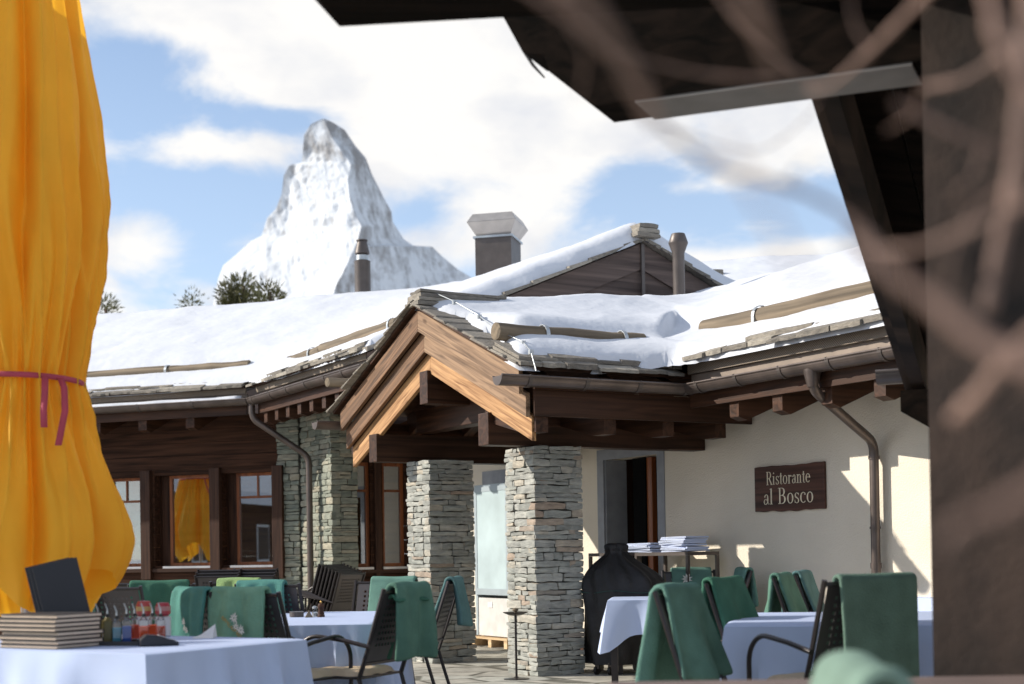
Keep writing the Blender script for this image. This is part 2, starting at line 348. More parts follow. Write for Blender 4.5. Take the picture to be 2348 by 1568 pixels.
# ------------------------------------------------------------ mountain
def mountain():
    lo = [(740, 272), (712, 285), (697, 310), (692, 372), (664, 378), (650, 402), (645, 445), (633, 478), (612, 500), (600, 540), (575, 552), (540, 585), (512, 608), (500, 640), (488, 700), (380, 760), (200, 860), (0, 980)]
    ri = [(742, 271), (765, 282), (790, 298), (815, 335), (838, 362), (852, 398), (868, 430), (884, 462), (897, 485), (900, 508), (925, 548), (950, 565), (985, 560), (1010, 585), (1050, 618), (1095, 645), (1200, 690), (1400, 780), (1700, 980)]
    mid = [(741, 272), (760, 315), (783, 347), (804, 376), (797, 413), (800, 451), (812, 489), (828, 519), (820, 552), (795, 610), (770, 660), (740, 760), (700, 980)]
    def xi(pl, y):
        for (x0, y0), (x1, y1) in zip(pl, pl[1:]):
            if y0 <= y <= y1 or y1 <= y <= y0: return x0+(x1-x0)*(y-y0)/(y1-y0+1e-9)
        return pl[-1][0]
    D = 7400.0; rows = []; NR = 280; NU = 110
    for i in range(NR+1):
        y = 272.5+(980-272.5)*(i/NR)
        xl, xr = xi(lo, y), xi(ri, y); xm = min(max(xi(mid, y), xl+1), xr-1); zz = (y-272)*D/F
        row = []
        for j in range(NU*2+1):
            u = j/NU
            if u <= 1: x = xl+(xm-xl)*u; dep = D+zz*.30-(zz*.62)*u
            else: x = xm+(xr-xm)*(u-1); dep = D-zz*.32+(zz*.95)*(u-1)
            p = atY(x, y, dep)
            e = min(1, u/.12, (2-u)/.12); q = p*.0022
            f = noise.fractal(Vector((q.x*1.0, q.y*.5, q.z*1.0)), 1.0, 2.0, 7)*46*min(1, zz/160+.12)
            f2 = (noise.ridged_multi_fractal(Vector(((q.x+q.z*.5)*3.2, q.y, (q.z-q.x*.4)*1.5)), .9, 2.2, 6, 1.0, 2.0)-1.1)*6*min(1, zz/200+.1)
            row.append(p+Vector(((f*.12+f2*.5)*(.25+.75*e)*.4, (f+f2*2.2)*(.1+.9*e), f2*.35)))
        back = [atY(xr-(xr-xl)*k/8, y, D+zz*(.63+.5*math.sin(PI*k/8))) for k in range(1, 8)]
        row += back+[row[0]]
        rows.append(row)
    m = MB(); m.grid(rows)
    mt, N, L, b = newmat('snow_and_rock', .85, 0, .1)
    tc = N.new('ShaderNodeTexCoord'); g = N.new('ShaderNodeNewGeometry')
    mp = N.new('ShaderNodeMapping'); mp.inputs['Rotation'].default_value = (0, math.radians(28), 0); mp.inputs['Scale'].default_value = (.0052, .004, .0021); L.new(tc.outputs['Object'], mp.inputs[0])
    n = N.new('ShaderNodeTexNoise'); n.inputs['Scale'].default_value = 3.4; n.inputs['Detail'].default_value = 12; n.inputs['Roughness'].default_value = .68; L.new(mp.outputs[0], n.inputs['Vector'])
    sp = N.new('ShaderNodeSeparateXYZ'); L.new(g.outputs['Normal'], sp.inputs[0])
    pz = N.new('ShaderNodeSeparateXYZ'); L.new(tc.outputs['Object'], pz.inputs[0])
    def mth(op, a, c):
        k = N.new('ShaderNodeMath'); k.operation = op
        for i, v in enumerate((a, c)):
            if isinstance(v, (int, float)): k.inputs[i].default_value = v
            else: L.new(v, k.inputs[i])
        return k.outputs[0]
    hi = N.new('ShaderNodeMapRange'); L.new(pz.outputs['Z'], hi.inputs['Value']); hi.inputs['From Min'].default_value = 1980; hi.inputs['From Max'].default_value = 2090
    hi.inputs['To Min'].default_value = 0; hi.inputs['To Max'].default_value = .13
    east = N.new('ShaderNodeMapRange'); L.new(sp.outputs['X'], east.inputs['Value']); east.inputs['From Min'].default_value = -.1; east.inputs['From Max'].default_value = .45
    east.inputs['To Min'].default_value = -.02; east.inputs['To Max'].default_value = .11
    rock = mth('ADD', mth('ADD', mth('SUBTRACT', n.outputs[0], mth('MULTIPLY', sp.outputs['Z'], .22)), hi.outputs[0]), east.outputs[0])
    r = ramp(N, [(.49, (.66, .68, .705)), (.58, (.50, .51, .525)), (.72, (.29, .28, .275))]); L.new(rock, r.inputs[0])
    L.new(r.outputs[0], b.inputs['Base Color'])
    kind(m.build('mountain', mt, None, None, True), 'structure', 'snow covered pyramid shaped rocky peak against the clouds')
mountain()
# ------------------------------------------------------------ restaurant
P0 = W(9.2, 13); rest = thing('restaurant_building', 'chalet style restaurant with snowy stone slab roofs, timber porch and cream rendered wall', 'building', (P0.x, P0.y, 0), math.radians(30))
def R(mb, name, mat, fr, parent=None, **k): return mb.build(name, mat, parent or rest, fr, **k)
def wall_with_holes(mb, x0, x1, z0, z1, y0, y1, holes):   # wall along x, thickness y0..y1
    holes = sorted(holes); cx = x0
    for hx0, hx1, hz0, hz1 in holes:
        if hx0 > cx: mb.box(cx, hx0, y0, y1, z0, z1)
        if hz0 > z0: mb.box(hx0, hx1, y0, y1, z0, hz0)
        if hz1 < z1: mb.box(hx0, hx1, y0, y1, hz1, z1)
        cx = hx1
    if cx < x1: mb.box(cx, x1, y0, y1, z0, z1)
# cream wall: frame with x = -a, y = b-9.14
CW = eaveframe(9.14)
w = MB(); wall_with_holes(w, -18.6, -2, 0, 3.28, 0, .3, [(-13.70, -12.61, 0, 2.25), (-16.45, -15.5, .1, 2.12)])
R(w, 'wall', M['cream'], CW)
f = MB(); f.box(-13.81, -13.68, -.012, .012, 0, 2.36); f.box(-12.63, -12.50, -.012, .012, 0, 2.36); f.box(-13.68, -12.63, -.012, .012, 2.24, 2.36)
f.box(-13.699, -13.66, .013, .30, 0, 2.24)
fr_ = R(f, 'door_frame', M['grey_frame'], CW)
d = MB(); d.box(-13.66, -13.30, .30, .34, 0, 2.24); d.box(-13.62, -13.58, .02, .30, 0, 2.2)
d = MB(); d.box(-13.36, -13.12, .18, .30, 0, 2.24); R(d, 'door_post', M['flat_black'], CW)
d = MB(); d.box(-13.118, -13.02, .2, .26, 0, 2.24); R(d, 'door', M['orange'], CW)
d = MB(); d.box(-13.8, -12.3, 1.0, 1.05, 0, 2.3); d.box(-12.55, -12.5, .31, 1.0, 0, 2.3); d.box(-13.9, -13.85, .31, 1.0, 0, 2.3); d.box(-13.85, -12.55, .31, 1.0, 2.26, 2.3); R(d, 'entrance_lining', M['dark_z'], CW)
f = MB(); f.box(-16.58, -16.43, -.012, .012, 0, 2.27); f.box(-15.52, -15.37, -.012, .012, 0, 2.27); f.box(-16.43, -15.52, -.012, .012, 2.1, 2.27)
R(f, 'window_frame', M['grey_frame'], CW)
g = MB(); g.box(-16.45, -15.5, .24, .27, .1, 2.12); R(g, 'window_backing', M['dark_z'], CW)
sk = MB(); sk.box(-18.55, -13.82, -.015, 0, 0, .16); R(sk, 'skirting', M['dark_x'], CW)
# stone pillars
def masonry(mb, x0, x1, y0, y1, z0, z1, faces='xXyY', dep=.16, hmin=.038, hmax=.085, lmin=.09, lmax=.38):
    z = z0
    while z < z1-.01:
        h = min(random.uniform(hmin, hmax), z1-z)
        if z1-(z+h) < .03: h = z1-z
        def run(p0, p1, put):
            p = p0
            while p < p1-.005:
                l = random.uniform(lmin, lmax)
                if p1-(p+l) < .07: l = p1-p
                if random.random() < .22 and h > .055:
                    k = h*random.uniform(.4, .6); put(p, p+l, z, z+k); put(p, p+l, z+k, z+h)
                else: put(p, p+l, z, z+h)
                p += l
        o = lambda: random.uniform(-.010, .008)
        flip = random.random() < .5
        if 'y' in faces: run(x0, x1, lambda p, q, a, b_: mb.stone(p+.0015, q-.0015, y0+o(), y0+dep, a+.001, b_-.001))
        if 'Y' in faces: run(x0, x1, lambda p, q, a, b_: mb.stone(p+.0015, q-.0015, y1-dep, y1+o(), a+.001, b_-.001))
        e0 = y0+(dep if 'y' in faces and flip else .0); e1 = y1-(dep if 'Y' in faces and flip else 0)
        if 'x' in faces: run(e0, e1, lambda p, q, a, b_: mb.stone(x0+o(), x0+dep, p+.0015, q-.0015, a+.001, b_-.001))
        if 'X' in faces: run(e0, e1, lambda p, q, a, b_: mb.stone(x1-dep, x1+o(), p+.0015, q-.0015, a+.001, b_-.001))
        z += h
for (b0, a0) in ((6.985, 11.66), (6.93, 13.78)):
    mb = MB(); masonry(mb, b0, b0+.55, a0, a0+.56, 0, 2.215)
    p = R(mb, 'stone_pillar', M['stone'], AB, smooth=True)
    c = MB(); c.box(b0+.035, b0+.515, a0+.035, a0+.525, 0, 2.2); R(c, 'mortar_core', M['mortar'], AB, p)
# porch timber frame  (x=b, y=a)
tim = MB()
tim.box(6.56, 9.139, 11.78, 11.98, 2.22, 2.53); R(tim, 'porch_beam', M['dark_x'], AB, bevel=.006)
tim = MB(); tim.box(6.56, 9.3, 14.32, 14.52, 2.22, 2.53); R(tim, 'porch_beam', M['dark_x'], AB, bevel=.006)
tim = MB(); tim.box(6.56, 9.3, 13.05, 13.23, 2.74, 3.08); R(tim, 'ridge_beam', M['dark_x'], AB, bevel=.006)
tim = MB(); tim.box(7.05, 7.25, 11.98, 14.32, 2.54, 2.80); R(tim, 'collar_beam', M['dark_y'], AB, bevel=.006)
for sgn, a_low, zt in ((1, 11.04, 2.25), (-1, 14.98, 2.25)):
    pass
RA = 13.05; RZ = 3.72; PS = .42                         # porch ridge, slope
def slopebox(mb, x0, x1, a0, a1, zo0, zo1):            # board following porch slope between a0 and a1, z offsets relative to the roof plane
    def zz(a): return RZ-PS*abs(a-RA)
    mb.hexa([(x0, a0, zz(a0)+zo0), (x1, a0, zz(a0)+zo0), (x1, a1, zz(a1)+zo0), (x0, a1, zz(a1)+zo0)],
            [(x0, a0, zz(a0)+zo1), (x1, a0, zz(a0)+zo1), (x1, a1, zz(a1)+zo1), (x0, a1, zz(a1)+zo1)])
def gable_board(side, z0, z1, d, mat, cut):
    # local frame: x along the slope, y through the board, z up across it
    a_end = {1: 11.02, -1: 15.08}[side]; L_ = abs(a_end-RA)
    ang = math.atan(PS)
    if side == 1: fr = AB @ Matrix.Translation((d, RA, RZ)) @ Matrix.Rotation(-PI/2, 4, 'Z') @ Matrix.Rotation(ang, 4, 'Y')
    else: fr = AB @ Matrix.Translation((d, RA, RZ)) @ Matrix.Rotation(PI/2, 4, 'Z') @ Matrix.Rotation(ang, 4, 'Y')
    c, s = math.cos(ang), math.sin(ang)
    def loc(h, v): return (h*c - v*s, h*s + v*c)      # horizontal run h, vertical offset v -> (x, z) local ; v measured vertical from plane
    def pt(h, v):                                       # world: run h from ridge, height = -PS*h + v
        X, Z = h, -PS*h+v
        return (X*c - Z*s, 0, X*s + Z*c)
    mb = MB(); th = .045 if side == 1 else -.045
    # top is plane offset z1, bottom z0
    poly = [pt(0, z0), pt(L_-cut, z0), pt(L_-cut, z1), pt(0, z1)]
    mb.prism(poly, (0, th, 0))
    return R(mb, 'gable_board', mat, fr, bevel=.004)
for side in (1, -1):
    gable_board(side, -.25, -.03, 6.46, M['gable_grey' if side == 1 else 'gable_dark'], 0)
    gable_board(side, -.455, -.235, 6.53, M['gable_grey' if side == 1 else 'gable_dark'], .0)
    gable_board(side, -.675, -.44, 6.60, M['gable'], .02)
# porch roof slabs, soffit, rafters
rf = MB(); slopebox(rf, 6.42, 11.2, 10.93, RA-.001, -.0, .045); slopebox(rf, 6.42, 9.4, RA+.001, 15.2, 0, .045)
roofp = R(rf, 'porch_roof', M['dark_x'], AB)
sf = MB()
for a0 in [11.1+.16*i for i in range(25)]:
    slopebox(sf, 6.62, 9.12, a0, min(a0+.155, 15.1), -.05, -.012) if not (a0 < RA < a0+.155) else None
R(sf, 'soffit_boards', M['dark_x'], AB)
for b0 in (6.63, 7.32, 8.02, 8.62):
    for (a0, a1) in ((10.98, RA-.09), (RA+.09, 15.1)):
        r_ = MB(); slopebox(r_, b0, b0+.13, a0, a1, -.30, -.052); R(r_, 'rafter', M['dark_y'], AB)
# side fascia of porch under gutter
fa = MB(); fa.box(6.59, 9.10, 10.97, 11.0, 2.42, 2.66); R(fa, 'fascia_board', M['dark_x'], AB, bevel=.004)
fa = MB(); fa.box(6.57, 9.13, 10.93, 10.97, 2.661, 2.70); R(fa, 'fascia_trim', M['dark_x'], AB)
fa = MB(); fa.box(6.6, 9.12, 15.05, 15.09, 2.35, 2.72); R(fa, 'fascia_board', M['dark_x'], AB)
# small cut rafters ends below porch fascia
for b0 in (6.62, 7.36, 8.03, 8.66):
    r_ = MB(); r_.prism([(b0, 11.001, 2.28), (b0, 11.001, 2.42), (b0, 11.78, 2.56), (b0, 11.78, 2.42), (b0, 11.2, 2.28)], (.13, 0, 0)); R(r_, 'rafter_tail', M['dark_y'], AB)
# slates along a line: mesh of irregular thin stones
def slates(mb, x0, x1, y0, dep, zf, tilt=0, th=.03, wmin=.22, wmax=.5, j=.05):
    x = x0
    while x < x1:
        wd = min(random.uniform(wmin, wmax), x1-x+.02); yy = y0+random.uniform(-j, j*.3); t = th*random.uniform(.7, 1.4)
        o = Vector((random.random()*50, 0, 0)); n = 5; top = []; bot = []
        for k in range(n+1):
            xx = x+wd*k/n-(.006 if k == n else 0); e = noise.noise(Vector((xx*9, 3, 0))+o)*.035
            top.append((xx, yy+e)); 
        pts = [(px, py) for px, py in top]+[(x+wd-.006, yy+dep), (x, yy+dep)]
        vs = [(px, py, zf(py)+tilt*(py-yy)) for px, py in pts]; v2 = [(px, py, zf(py)+t) for px, py in pts]
        m = len(pts); mb.add(vs+v2, [tuple(range(m-1, -1, -1)), tuple(range(m, 2*m))]+[(i, (i+1) % m, m+(i+1) % m, m+i) for i in range(m)])
        x += wd
def gutter(fr, x0, x1, zg, brackets, nm=M['copper'], r=.083, stop0=True, stop1=True):
    g = MB(); n = 12; t = .005
    def arc(x, rr): return [(x, rr*math.cos(PI+PI*k/n), zg+rr*math.sin(PI+PI*k/n)) for k in range(n+1)]
    o0, o1, i0, i1 = arc(x0, r), arc(x1, r), arc(x0, r-t), arc(x1, r-t)
    for k in range(n): g.add([o0[k], o1[k], o1[k+1], o0[k+1]], [(0, 1, 2, 3)]); g.add([i0[k], i1[k], i1[k+1], i0[k+1]], [(3, 2, 1, 0)])
    for s_, a_ in ((stop0, o0), (stop1, o1)):
        if s_: g.add(a_, [tuple(range(n+1))])
    g.tube([(x0, -r, zg+.004), (x1, -r, zg+.004)], .011, 8); g.tube([(x0, r, zg+.004), (x1, r, zg+.004)], .006, 6)
    go = R(g, 'gutter', nm, fr, smooth=True)
    for x in brackets:
        bk = MB(); rr = r+.007
        for k in range(n):
            a0, a1 = PI+PI*k/n, PI+PI*(k+1)/n
            bk.hexa([(x, rr*math.cos(a0), zg+rr*math.sin(a0)), (x+.042, rr*math.cos(a0), zg+rr*math.sin(a0)), (x+.042, rr*math.cos(a1), zg+rr*math.sin(a1)), (x, rr*math.cos(a1), zg+rr*math.sin(a1))],
                    [(x, (rr-.005)*math.cos(a0), zg+(rr-.005)*math.sin(a0)), (x+.042, (rr-.005)*math.cos(a0), zg+(rr-.005)*math.sin(a0)), (x+.042, (rr-.005)*math.cos(a1), zg+(rr-.005)*math.sin(a1)), (x, (rr-.005)*math.cos(a1), zg+(rr-.005)*math.sin(a1))])
        bk.box(x+.008, x+.022, -r-.012, -r+.03, zg+.0, zg+.018)
        R(bk, 'gutter_bracket', M['flue'], fr, go)
    return go
gutter(PORCH, 6.14, 8.26, 2.745, (6.42, 7.02, 7.60, 8.15), stop1=False)
gutter(frame(*W(0, 15.22).xy, math.radians(30)), 6.2, 6.8, 2.72, ())
gutter(WING, -10.78, -8.05, 2.745, (-10.62, -10.05, -9.45, -8.85, -8.25), stop0=False)
gutter(MIDDLE, -19.1, -15.15, 3.40, (-18.9, -18.2, -17.6, -16.95, -16.3, -15.75), stop0=False)
gutter(LEFT, -9.5, -.0, 3.40, [-9+.9*i for i in range(10)], stop1=False)
# porch slates (right eave, verge both sides, ridge stack)
sm = MB(); zf = lambda y: RZ-PS*abs(10.85+y-RA)+.047
slates(sm, 6.40, 8.15, .02, .5, zf, 0, .035); 
zf2 = lambda y: zf(y)+.038
slates(sm, 6.42, 8.2, .12, .45, zf2, 0, .03)
R(sm, 'roof_slates', M['slate'], PORCH)
vs = MB()
for s_ in (1, -1):      # verge slates follow the slope, overlapping like shingles
    h = 2.12 if s_ == 1 else 2.2
    while h > .02:
        wd = random.uniform(.2, .34); h0 = max(0, h-wd); o_ = random.uniform(-.035, .02)
        for k in range(1 if random.random() < .6 else 2):
            za, zb = RZ-PS*h+.05+.05*k-.012, RZ-PS*h0+.048+.03*k; aa, a2 = RA-s_*h, RA-s_*(h0-.05)
            x0 = 6.38+o_+.05*k+random.uniform(-.02, .02); x1 = 6.75+random.uniform(0, .2)
            vs.hexa([(x0, aa, za), (x1, aa, za), (x1, a2, zb), (x0, a2, zb)], [(x0-.01, aa, za+.026), (x1, aa, za+.024), (x1, a2, zb+.02), (x0+.02, a2, zb+.02)])
        h = h0
R(vs, 'verge_slates', M['slate'], AB, bevel=.006)
rs = MB()
for k, (w0, z0, h) in enumerate(((.15, 3.72, .045), (.12, 3.765, .04), (.15, 3.805, .045), (.12, 3.85, .035))):
    rs.stone(6.38+.02*k, 7.15+.1*k, RA-w0-random.uniform(0, .04), RA+w0, z0, z0+h, .015)
R(rs, 'ridge_stones', M['slate'], AB, smooth=True)
# ---- eave build-ups on the other wings
def eave(fr, x0, x1, zg, band, rise, rafters, ends=True, mesh_strip=True, overhang=.85, slope=.42, rw=.13):
    q = MB(); q.box(x0, x1, .085, .115, zg-.20, zg-.02); R(q, 'fascia_board', M['old_x'] if False else M['dark_x'], fr)
    q = MB(); q.box(x0, x1, .105, .135, zg-.018, zg+rise*.45); R(q, 'drip_board', M['flash'], fr)
    q = MB(); q.box(x0, x1, .06, .085, zg+rise*.45+.002, zg+rise*.85); R(q, 'vent_mesh', M['vent'] if mesh_strip else M['flash'], fr)
    q = MB(); q.box(x0, x1, .0, .09, zg+rise*.85+.002, zg+rise-.002); R(q, 'eave_batten', M['dark_x'], fr)
    sl_ = MB(); z1 = lambda y: zg+rise+slope*y
    slates(sl_, x0, x1, -.05, .6, z1, 0, .035); slates(sl_, x0+.1, x1, .06, .5, lambda y: z1(y)+.04, 0, .03, .25, .7)
    R(sl_, 'roof_slates', M['slate'], fr)
    for x in rafters:
        r_ = MB(); zb = zg-.21
        r_.prism([(x, .12, zb+.02), (x, .12, zb-.13), (x, .22, zb-.16), (x, overhang, zb-.16+slope*(overhang-.22)), (x, overhang, zb+.02+slope*(overhang-.12))], (rw, 0, 0))
        R(r_, 'rafter_tail', M['dark_y'], fr)
def ventmat():
    m, N, L, b = newmat('vent_mesh', .7)
    tc = N.new('ShaderNodeTexCoord'); w1 = N.new('ShaderNodeTexChecker'); w1.inputs['Scale'].default_value = 90
    w1.inputs[1].default_value = (.34, .27, .20, 1); w1.inputs[2].default_value = (.09, .07, .055, 1)
    L.new(tc.outputs['Object'], w1.inputs['Vector']); L.new(w1.outputs[0], b.inputs['Base Color']); return m
M['vent'] = ventmat()
eave(WING, -10.9, -2, 2.745, 0, .26, (-10.35, -9.75, -9.12, -8.5, -7.9, -7.2), slope=.40, overhang=.94)
eave(MIDDLE, -19.05, -15.3, 3.40, 0, .2, [-18.9+.42*i for i in range(9)], rw=.12)
eave(LEFT, -10, -.08, 3.40, 0, .2, [-9.9+.8*i for i in range(12)], rw=.14)
# wing / middle / left roofs
def roofslab(fr, x0, x1, y0, yr, y1, z0, slope, name):
    q = MB(); zr = z0+slope*yr
    q.hexa([(x0, y0, z0+slope*y0-.08), (x1, y0, z0+slope*y0-.08), (x1, yr, zr-.08), (x0, yr, zr-.08)], [(x0, y0, z0+slope*y0-.004), (x1, y0, z0+slope*y0-.004), (x1, yr, zr-.004), (x0, yr, zr-.004)])
    q.hexa([(x0, yr, zr-.08), (x1, yr, zr-.08), (x1, y1, zr-slope*(y1-yr)-.08), (x0, y1, zr-slope*(y1-yr)-.08)], [(x0, yr, zr-.004), (x1, yr, zr-.004), (x1, y1, zr-slope*(y1-yr)-.004), (x0, y1, zr-slope*(y1-yr)-.004)])
    return R(q, name, M['dark_x'], fr)
roofslab(WING, -15.25, -1.5, .15, 3.3, 6.6, 3.0, .40, 'wing_roof')
roofslab(MIDDLE, -24, -15.34, .15, 4.0, 8.0, 3.6, .42, 'main_roof')
roofslab(LEFT, -10, 1.0, .15, 4.2, 8.4, 3.6, .42, 'left_wing_roof')
# upper gable wall at a = 15.3, facing the camera, boards following the slopes
UG = frame(*W(0, 15.3).xy, math.radians(30)); UR, UZ = 10.83, 5.24
def upper_board(side, o0, o1, y):
    q = MB(); h = 3.95
    z = lambda d, o: UZ-.42*d+o
    q.hexa([(UR, y, z(0, o0)), (UR+side*h, y, z(h, o0)), (UR+side*h, y+.03, z(h, o0)), (UR, y+.03, z(0, o0))], [(UR, y, z(0, o1)), (UR+side*h, y, z(h, o1)), (UR+side*h, y+.03, z(h, o1)), (UR, y+.03, z(0, o1))])
    R(q, 'gable_board', M['upper'], UG)
for s_ in (1, -1):
    for k in range(3): upper_board(s_, -.36-.33*k, -.02-.33*k-(.0 if k == 0 else -.0), .04*k-.06)
q = MB(); q.prism([(7.0, .09, 3.2), (14.6, .09, 3.2), (14.6, .09, 3.65), (UR, .09, UZ-.02), (7.0, .09, 3.62)], (0, .06, 0)); R(q, 'gable_wall', M['upper'], UG)
q = MB(); q.box(UR-.02, UR+.03, -.09, -.065, 4.3, UZ-.03); R(q, 'gable_batten', M['flue'], UG)
q = MB(); q.box(UR-.14, UR+.14, -.25, .05, 4.15, 4.42); R(q, 'purlin_end', M['dark_y'], UG)
vs = MB()
for s_ in (-1, 1):
    h = 4.0
    while h > .05:
        wd = random.uniform(.3, .55); h0 = max(0, h-wd)
        za, zb = UZ-.42*h, UZ-.42*h0; xa, xb = UR+s_*h, UR+s_*h0; y0 = -.16+random.uniform(-.04, .04)
        vs.hexa([(xa, y0, za), (xb, y0, zb), (xb, y0+.6, zb), (xa, y0+.6, za)], [(xa, y0, za+.06), (xb, y0, zb+.035), (xb, y0+.6, zb+.035), (xa, y0+.6, za+.06)])
        h = h0
R(vs, 'verge_slates', M['slate'], UG)
rs = MB()
for k in range(3): rs.stone(UR-.17+.02*k, UR+.2-.015*k, -.22, 1.4, UZ+.03+.06*k, UZ+.09+.06*k, .015)
R(rs, 'ridge_stones', M['slate'], UG, smooth=True)
p = W(13.6, 15.3)
rs = MB(); c0 = atY(1640, 640, 21)
rs.stone(c0.x-.12, c0.x+.1, c0.y-.2, c0.y+.2, c0.z-.25, c0.z+.12, .015); R(rs, 'ridge_stones', M['slate'], Matrix.Identity(4), smooth=True)
# ---- snow on the roofs
def smax(a, b, k): 
    h = max(k-abs(a-b), 0)/k; return max(a, b)+h*h*k*.25
def nz(x, y, s, o=0): return noise.noise(Vector((x*s+o, y*s-o, o*.37)))
def snowfield(fr, x0, x1, y0, y1, st, hf, df, T, name, label, tf=None):
    nx, ny = int((x1-x0)/st), int((y1-y0)/st); idx = {}; mb = MB(); vs = []; val = {}
    for i in range(nx+1):
        for j in range(ny+1):
            x, y = x0+i*st, y0+j*st; d = df(x, y); val[i, j] = d
            h = hf(x, y)
            if d > 0:
                w_ = .30; e = min(1, d/w_); t = T*(tf(x, y) if tf else 1)*(.95+.22*nz(x, y, .55, 3)+.07*nz(x, y, 2.2, 8))*math.sqrt(max(0, 1-(1-e)**2))
                t += .016*nz(x*.6, y*2, 1.6, 21)*e+.005*nz(x, y, 9, 5)*e
            else: t = -.05
            idx[i, j] = len(vs); vs.append((x, y, h+t))
    fs = []
    for i in range(nx):
        for j in range(ny):
            if max(val[i, j], val[i+1, j], val[i, j+1], val[i+1, j+1]) > 0: fs.append((idx[i, j], idx[i+1, j], idx[i+1, j+1], idx[i, j+1]))
    used = sorted({k for f_ in fs for k in f_}); rm = {k: n_ for n_, k in enumerate(used)}
    mb.v = [vs[k] for k in used]; mb.f = [tuple(rm[k] for k in f_) for f_ in fs]
    o = mb.build(name, M['snow'], None, fr, 'all'); kind(o, 'stuff', label)
    return o
def h_pw(b, a):
    wing = 3.0+.40*min(b-8.2, 6.6-(b-8.2)); por = RZ+.045-PS*abs(a-RA)
    if b > 11.3: por -= (b-11.3)*2
    return smax(wing, por, .35)
def d_pw(b, a):
    dw = min(b-8.20-.05*nz(b, a, 1.3, 4), 15.12-a, a-1.6, 14.6-b)
    if a > 10.8 and b < 8.8 and a > 15: dw = -1
    u = max(0, min(1, (RA-a)/2.1)); mg = .10+.14*math.sin(PI*min(1, u*1.1))-.05*u**3+.12*nz(a, 1, 3.1, 7)
    e = a-10.98-.06*nz(b, 2, 2.2, 5)
    if a > RA: mg = .25
    e += .14*math.exp(-((b-8.2)/.35)**2); dw += .12*math.exp(-((a-10.95)/.35)**2)
    lg = 1
    if 6.9 < b < 8.7 and False:                    # bare trench just below the snow log
        lg = abs(a-11.52)-.035+(0 if b < 8.5 else (b-8.5)*.5)
        if b > 7.5: lg += .05
    dp = min(b-6.42-mg, e, 15.05-a, 11.0-b, lg)
    return max(dw, dp)
def sst(a, b, x): t = max(0, min(1, (x-a)/(b-a))); return t*t*(3-2*t)
def t_pw(b, a):
    wgt = 1 if a > 10.6 and b < 9.3 and 3.0+.40*(b-8.2) < RZ-PS*abs(a-RA) else 0
    return (.60+.45*sst(11.42, 11.75, a))*(1-sst(11.6, 12.6, a)*.62*(1-sst(6.8, 8.8, b))) if wgt or (b < 8.3)  else .50+.62*sst(8.92, 9.2, b)
def t_lm(s, t):
    a, b = ab_of(s, t); d = min(max(t, b-6.83 if b > 6.83 else 0), 3) if s < 0 else b-6.83
    d = t if s < -.3 else max(t, b-6.83)
    return .50+.62*sst(.6, .9, d)
snowfield(AB, 6.4, 14.8, 1.5, 15.2, .055, h_pw, d_pw, .26, 'roof_snow', 'thick snow over the porch roof and the lower wing roof', t_pw)
def ab_of(s, t): p = E0+LX*s+LY*t; return p.dot(A), p.dot(B)
def h_lm(s, t):
    a, b = ab_of(s, t); d = b-6.83
    return smax(3.61+.42*min(t, 8.4-t), 3.61+.42*min(d, 8.0-d), .4)
def d_lm(s, t):
    a, b = ab_of(s, t)
    d1 = min(t-.02-.05*nz(s, t, 1.1, 3), 8.2-t, s+9.9); d2 = min(b-6.86-.05*nz(a, b, 1.2, 3), 14.7-b)
    if t < 0 and s < 0: d2 = -1
    lim = a-15.2-.03*nz(b, 0, 3, 1); d = min(max(d1, d2), lim)
    return d
snowfield(LEFT, -10, 9.5, -4.5, 8.6, .075, h_lm, d_lm, .24, 'roof_snow', 'smooth snow sheet over the long roof behind the porch', t_lm)
wq = MB(); wp_ = [(6.62, 12.95, 3.86), (6.60, 12.5, 3.70), (6.66, 12.1, 3.50), (6.58, 11.6, 3.28), (6.62, 11.2, 3.12), (6.55, 10.95, 3.0), (6.5, 10.78, 2.80)]
wq.tube(wp_, .006, 6)
for wx in wp_[1:6]: wq.box(wx[0]-.02, wx[0]+.02, wx[1]-.015, wx[1]+.015, wx[2]-.03, wx[2]+.012)
R(wq, 'lightning_wire', M['steel'], AB)
wq = MB(); n_ = 50; wq.tube([(-5.5+5.4*k/n_, -.02+.01*math.sin(k), 3.405+.012*noise.noise(Vector((k*.3, 0, 0)))) for k in range(n_+1)], [.02+.035*min(1, k/12) for k in range(n_+1)], 8)
kind(wq.build('roof_snow', M['snow'], None, LEFT, 'all'), 'stuff', 'thin line of snow lying in the left wing gutter')
# ---- snow guard logs
def log(p0, p1, r, straps, ext=.0):
    p0, p1 = Vector(p0), Vector(p1); d = (p1-p0); L_ = d.length; fr = Matrix.Translation(p0) @ d.to_track_quat('X', 'Z').to_matrix().to_4x4()
    m = MB(); n = 14; pts = []; rs_ = []
    for k in range(n+1):
        x = L_*k/n; pts.append((x, .006*math.sin(k*1.3), .005*math.cos(k*.9))); rs_.append(r*(1+.025*math.sin(k*2.1)))
    m.tube(pts, rs_, 16); o = R(m, 'snow_log', M['log'], fr, smooth=True)
    for s_ in straps:
        q = MB(); x = s_*L_; rr = r*1.12
        prev = None
        for k in range(11):
            a0 = -.25*PI+k*(1.4*PI)/10; c_, s2 = math.cos(a0), math.sin(a0)
            cur = [(x, rr*c_, rr*s2), (x+.04, rr*c_, rr*s2), (x+.04, (rr+.007)*c_, (rr+.007)*s2), (x, (rr+.007)*c_, (rr+.007)*s2)]
            if prev: q.hexa(prev, cur)
            prev = cur
        q.box(x, x+.04, -rr-.007, -rr, -r*2.6, 0)
        R(q, 'log_strap', M['steel'], fr, o)
log(W(6.50, 11.5, 3.25), W(8.16, 11.5, 3.25), .084, (.3, .84))
log(W(8.9, 11.44, 3.42), W(8.9, 7.6, 3.41), .088, (.22, .75))
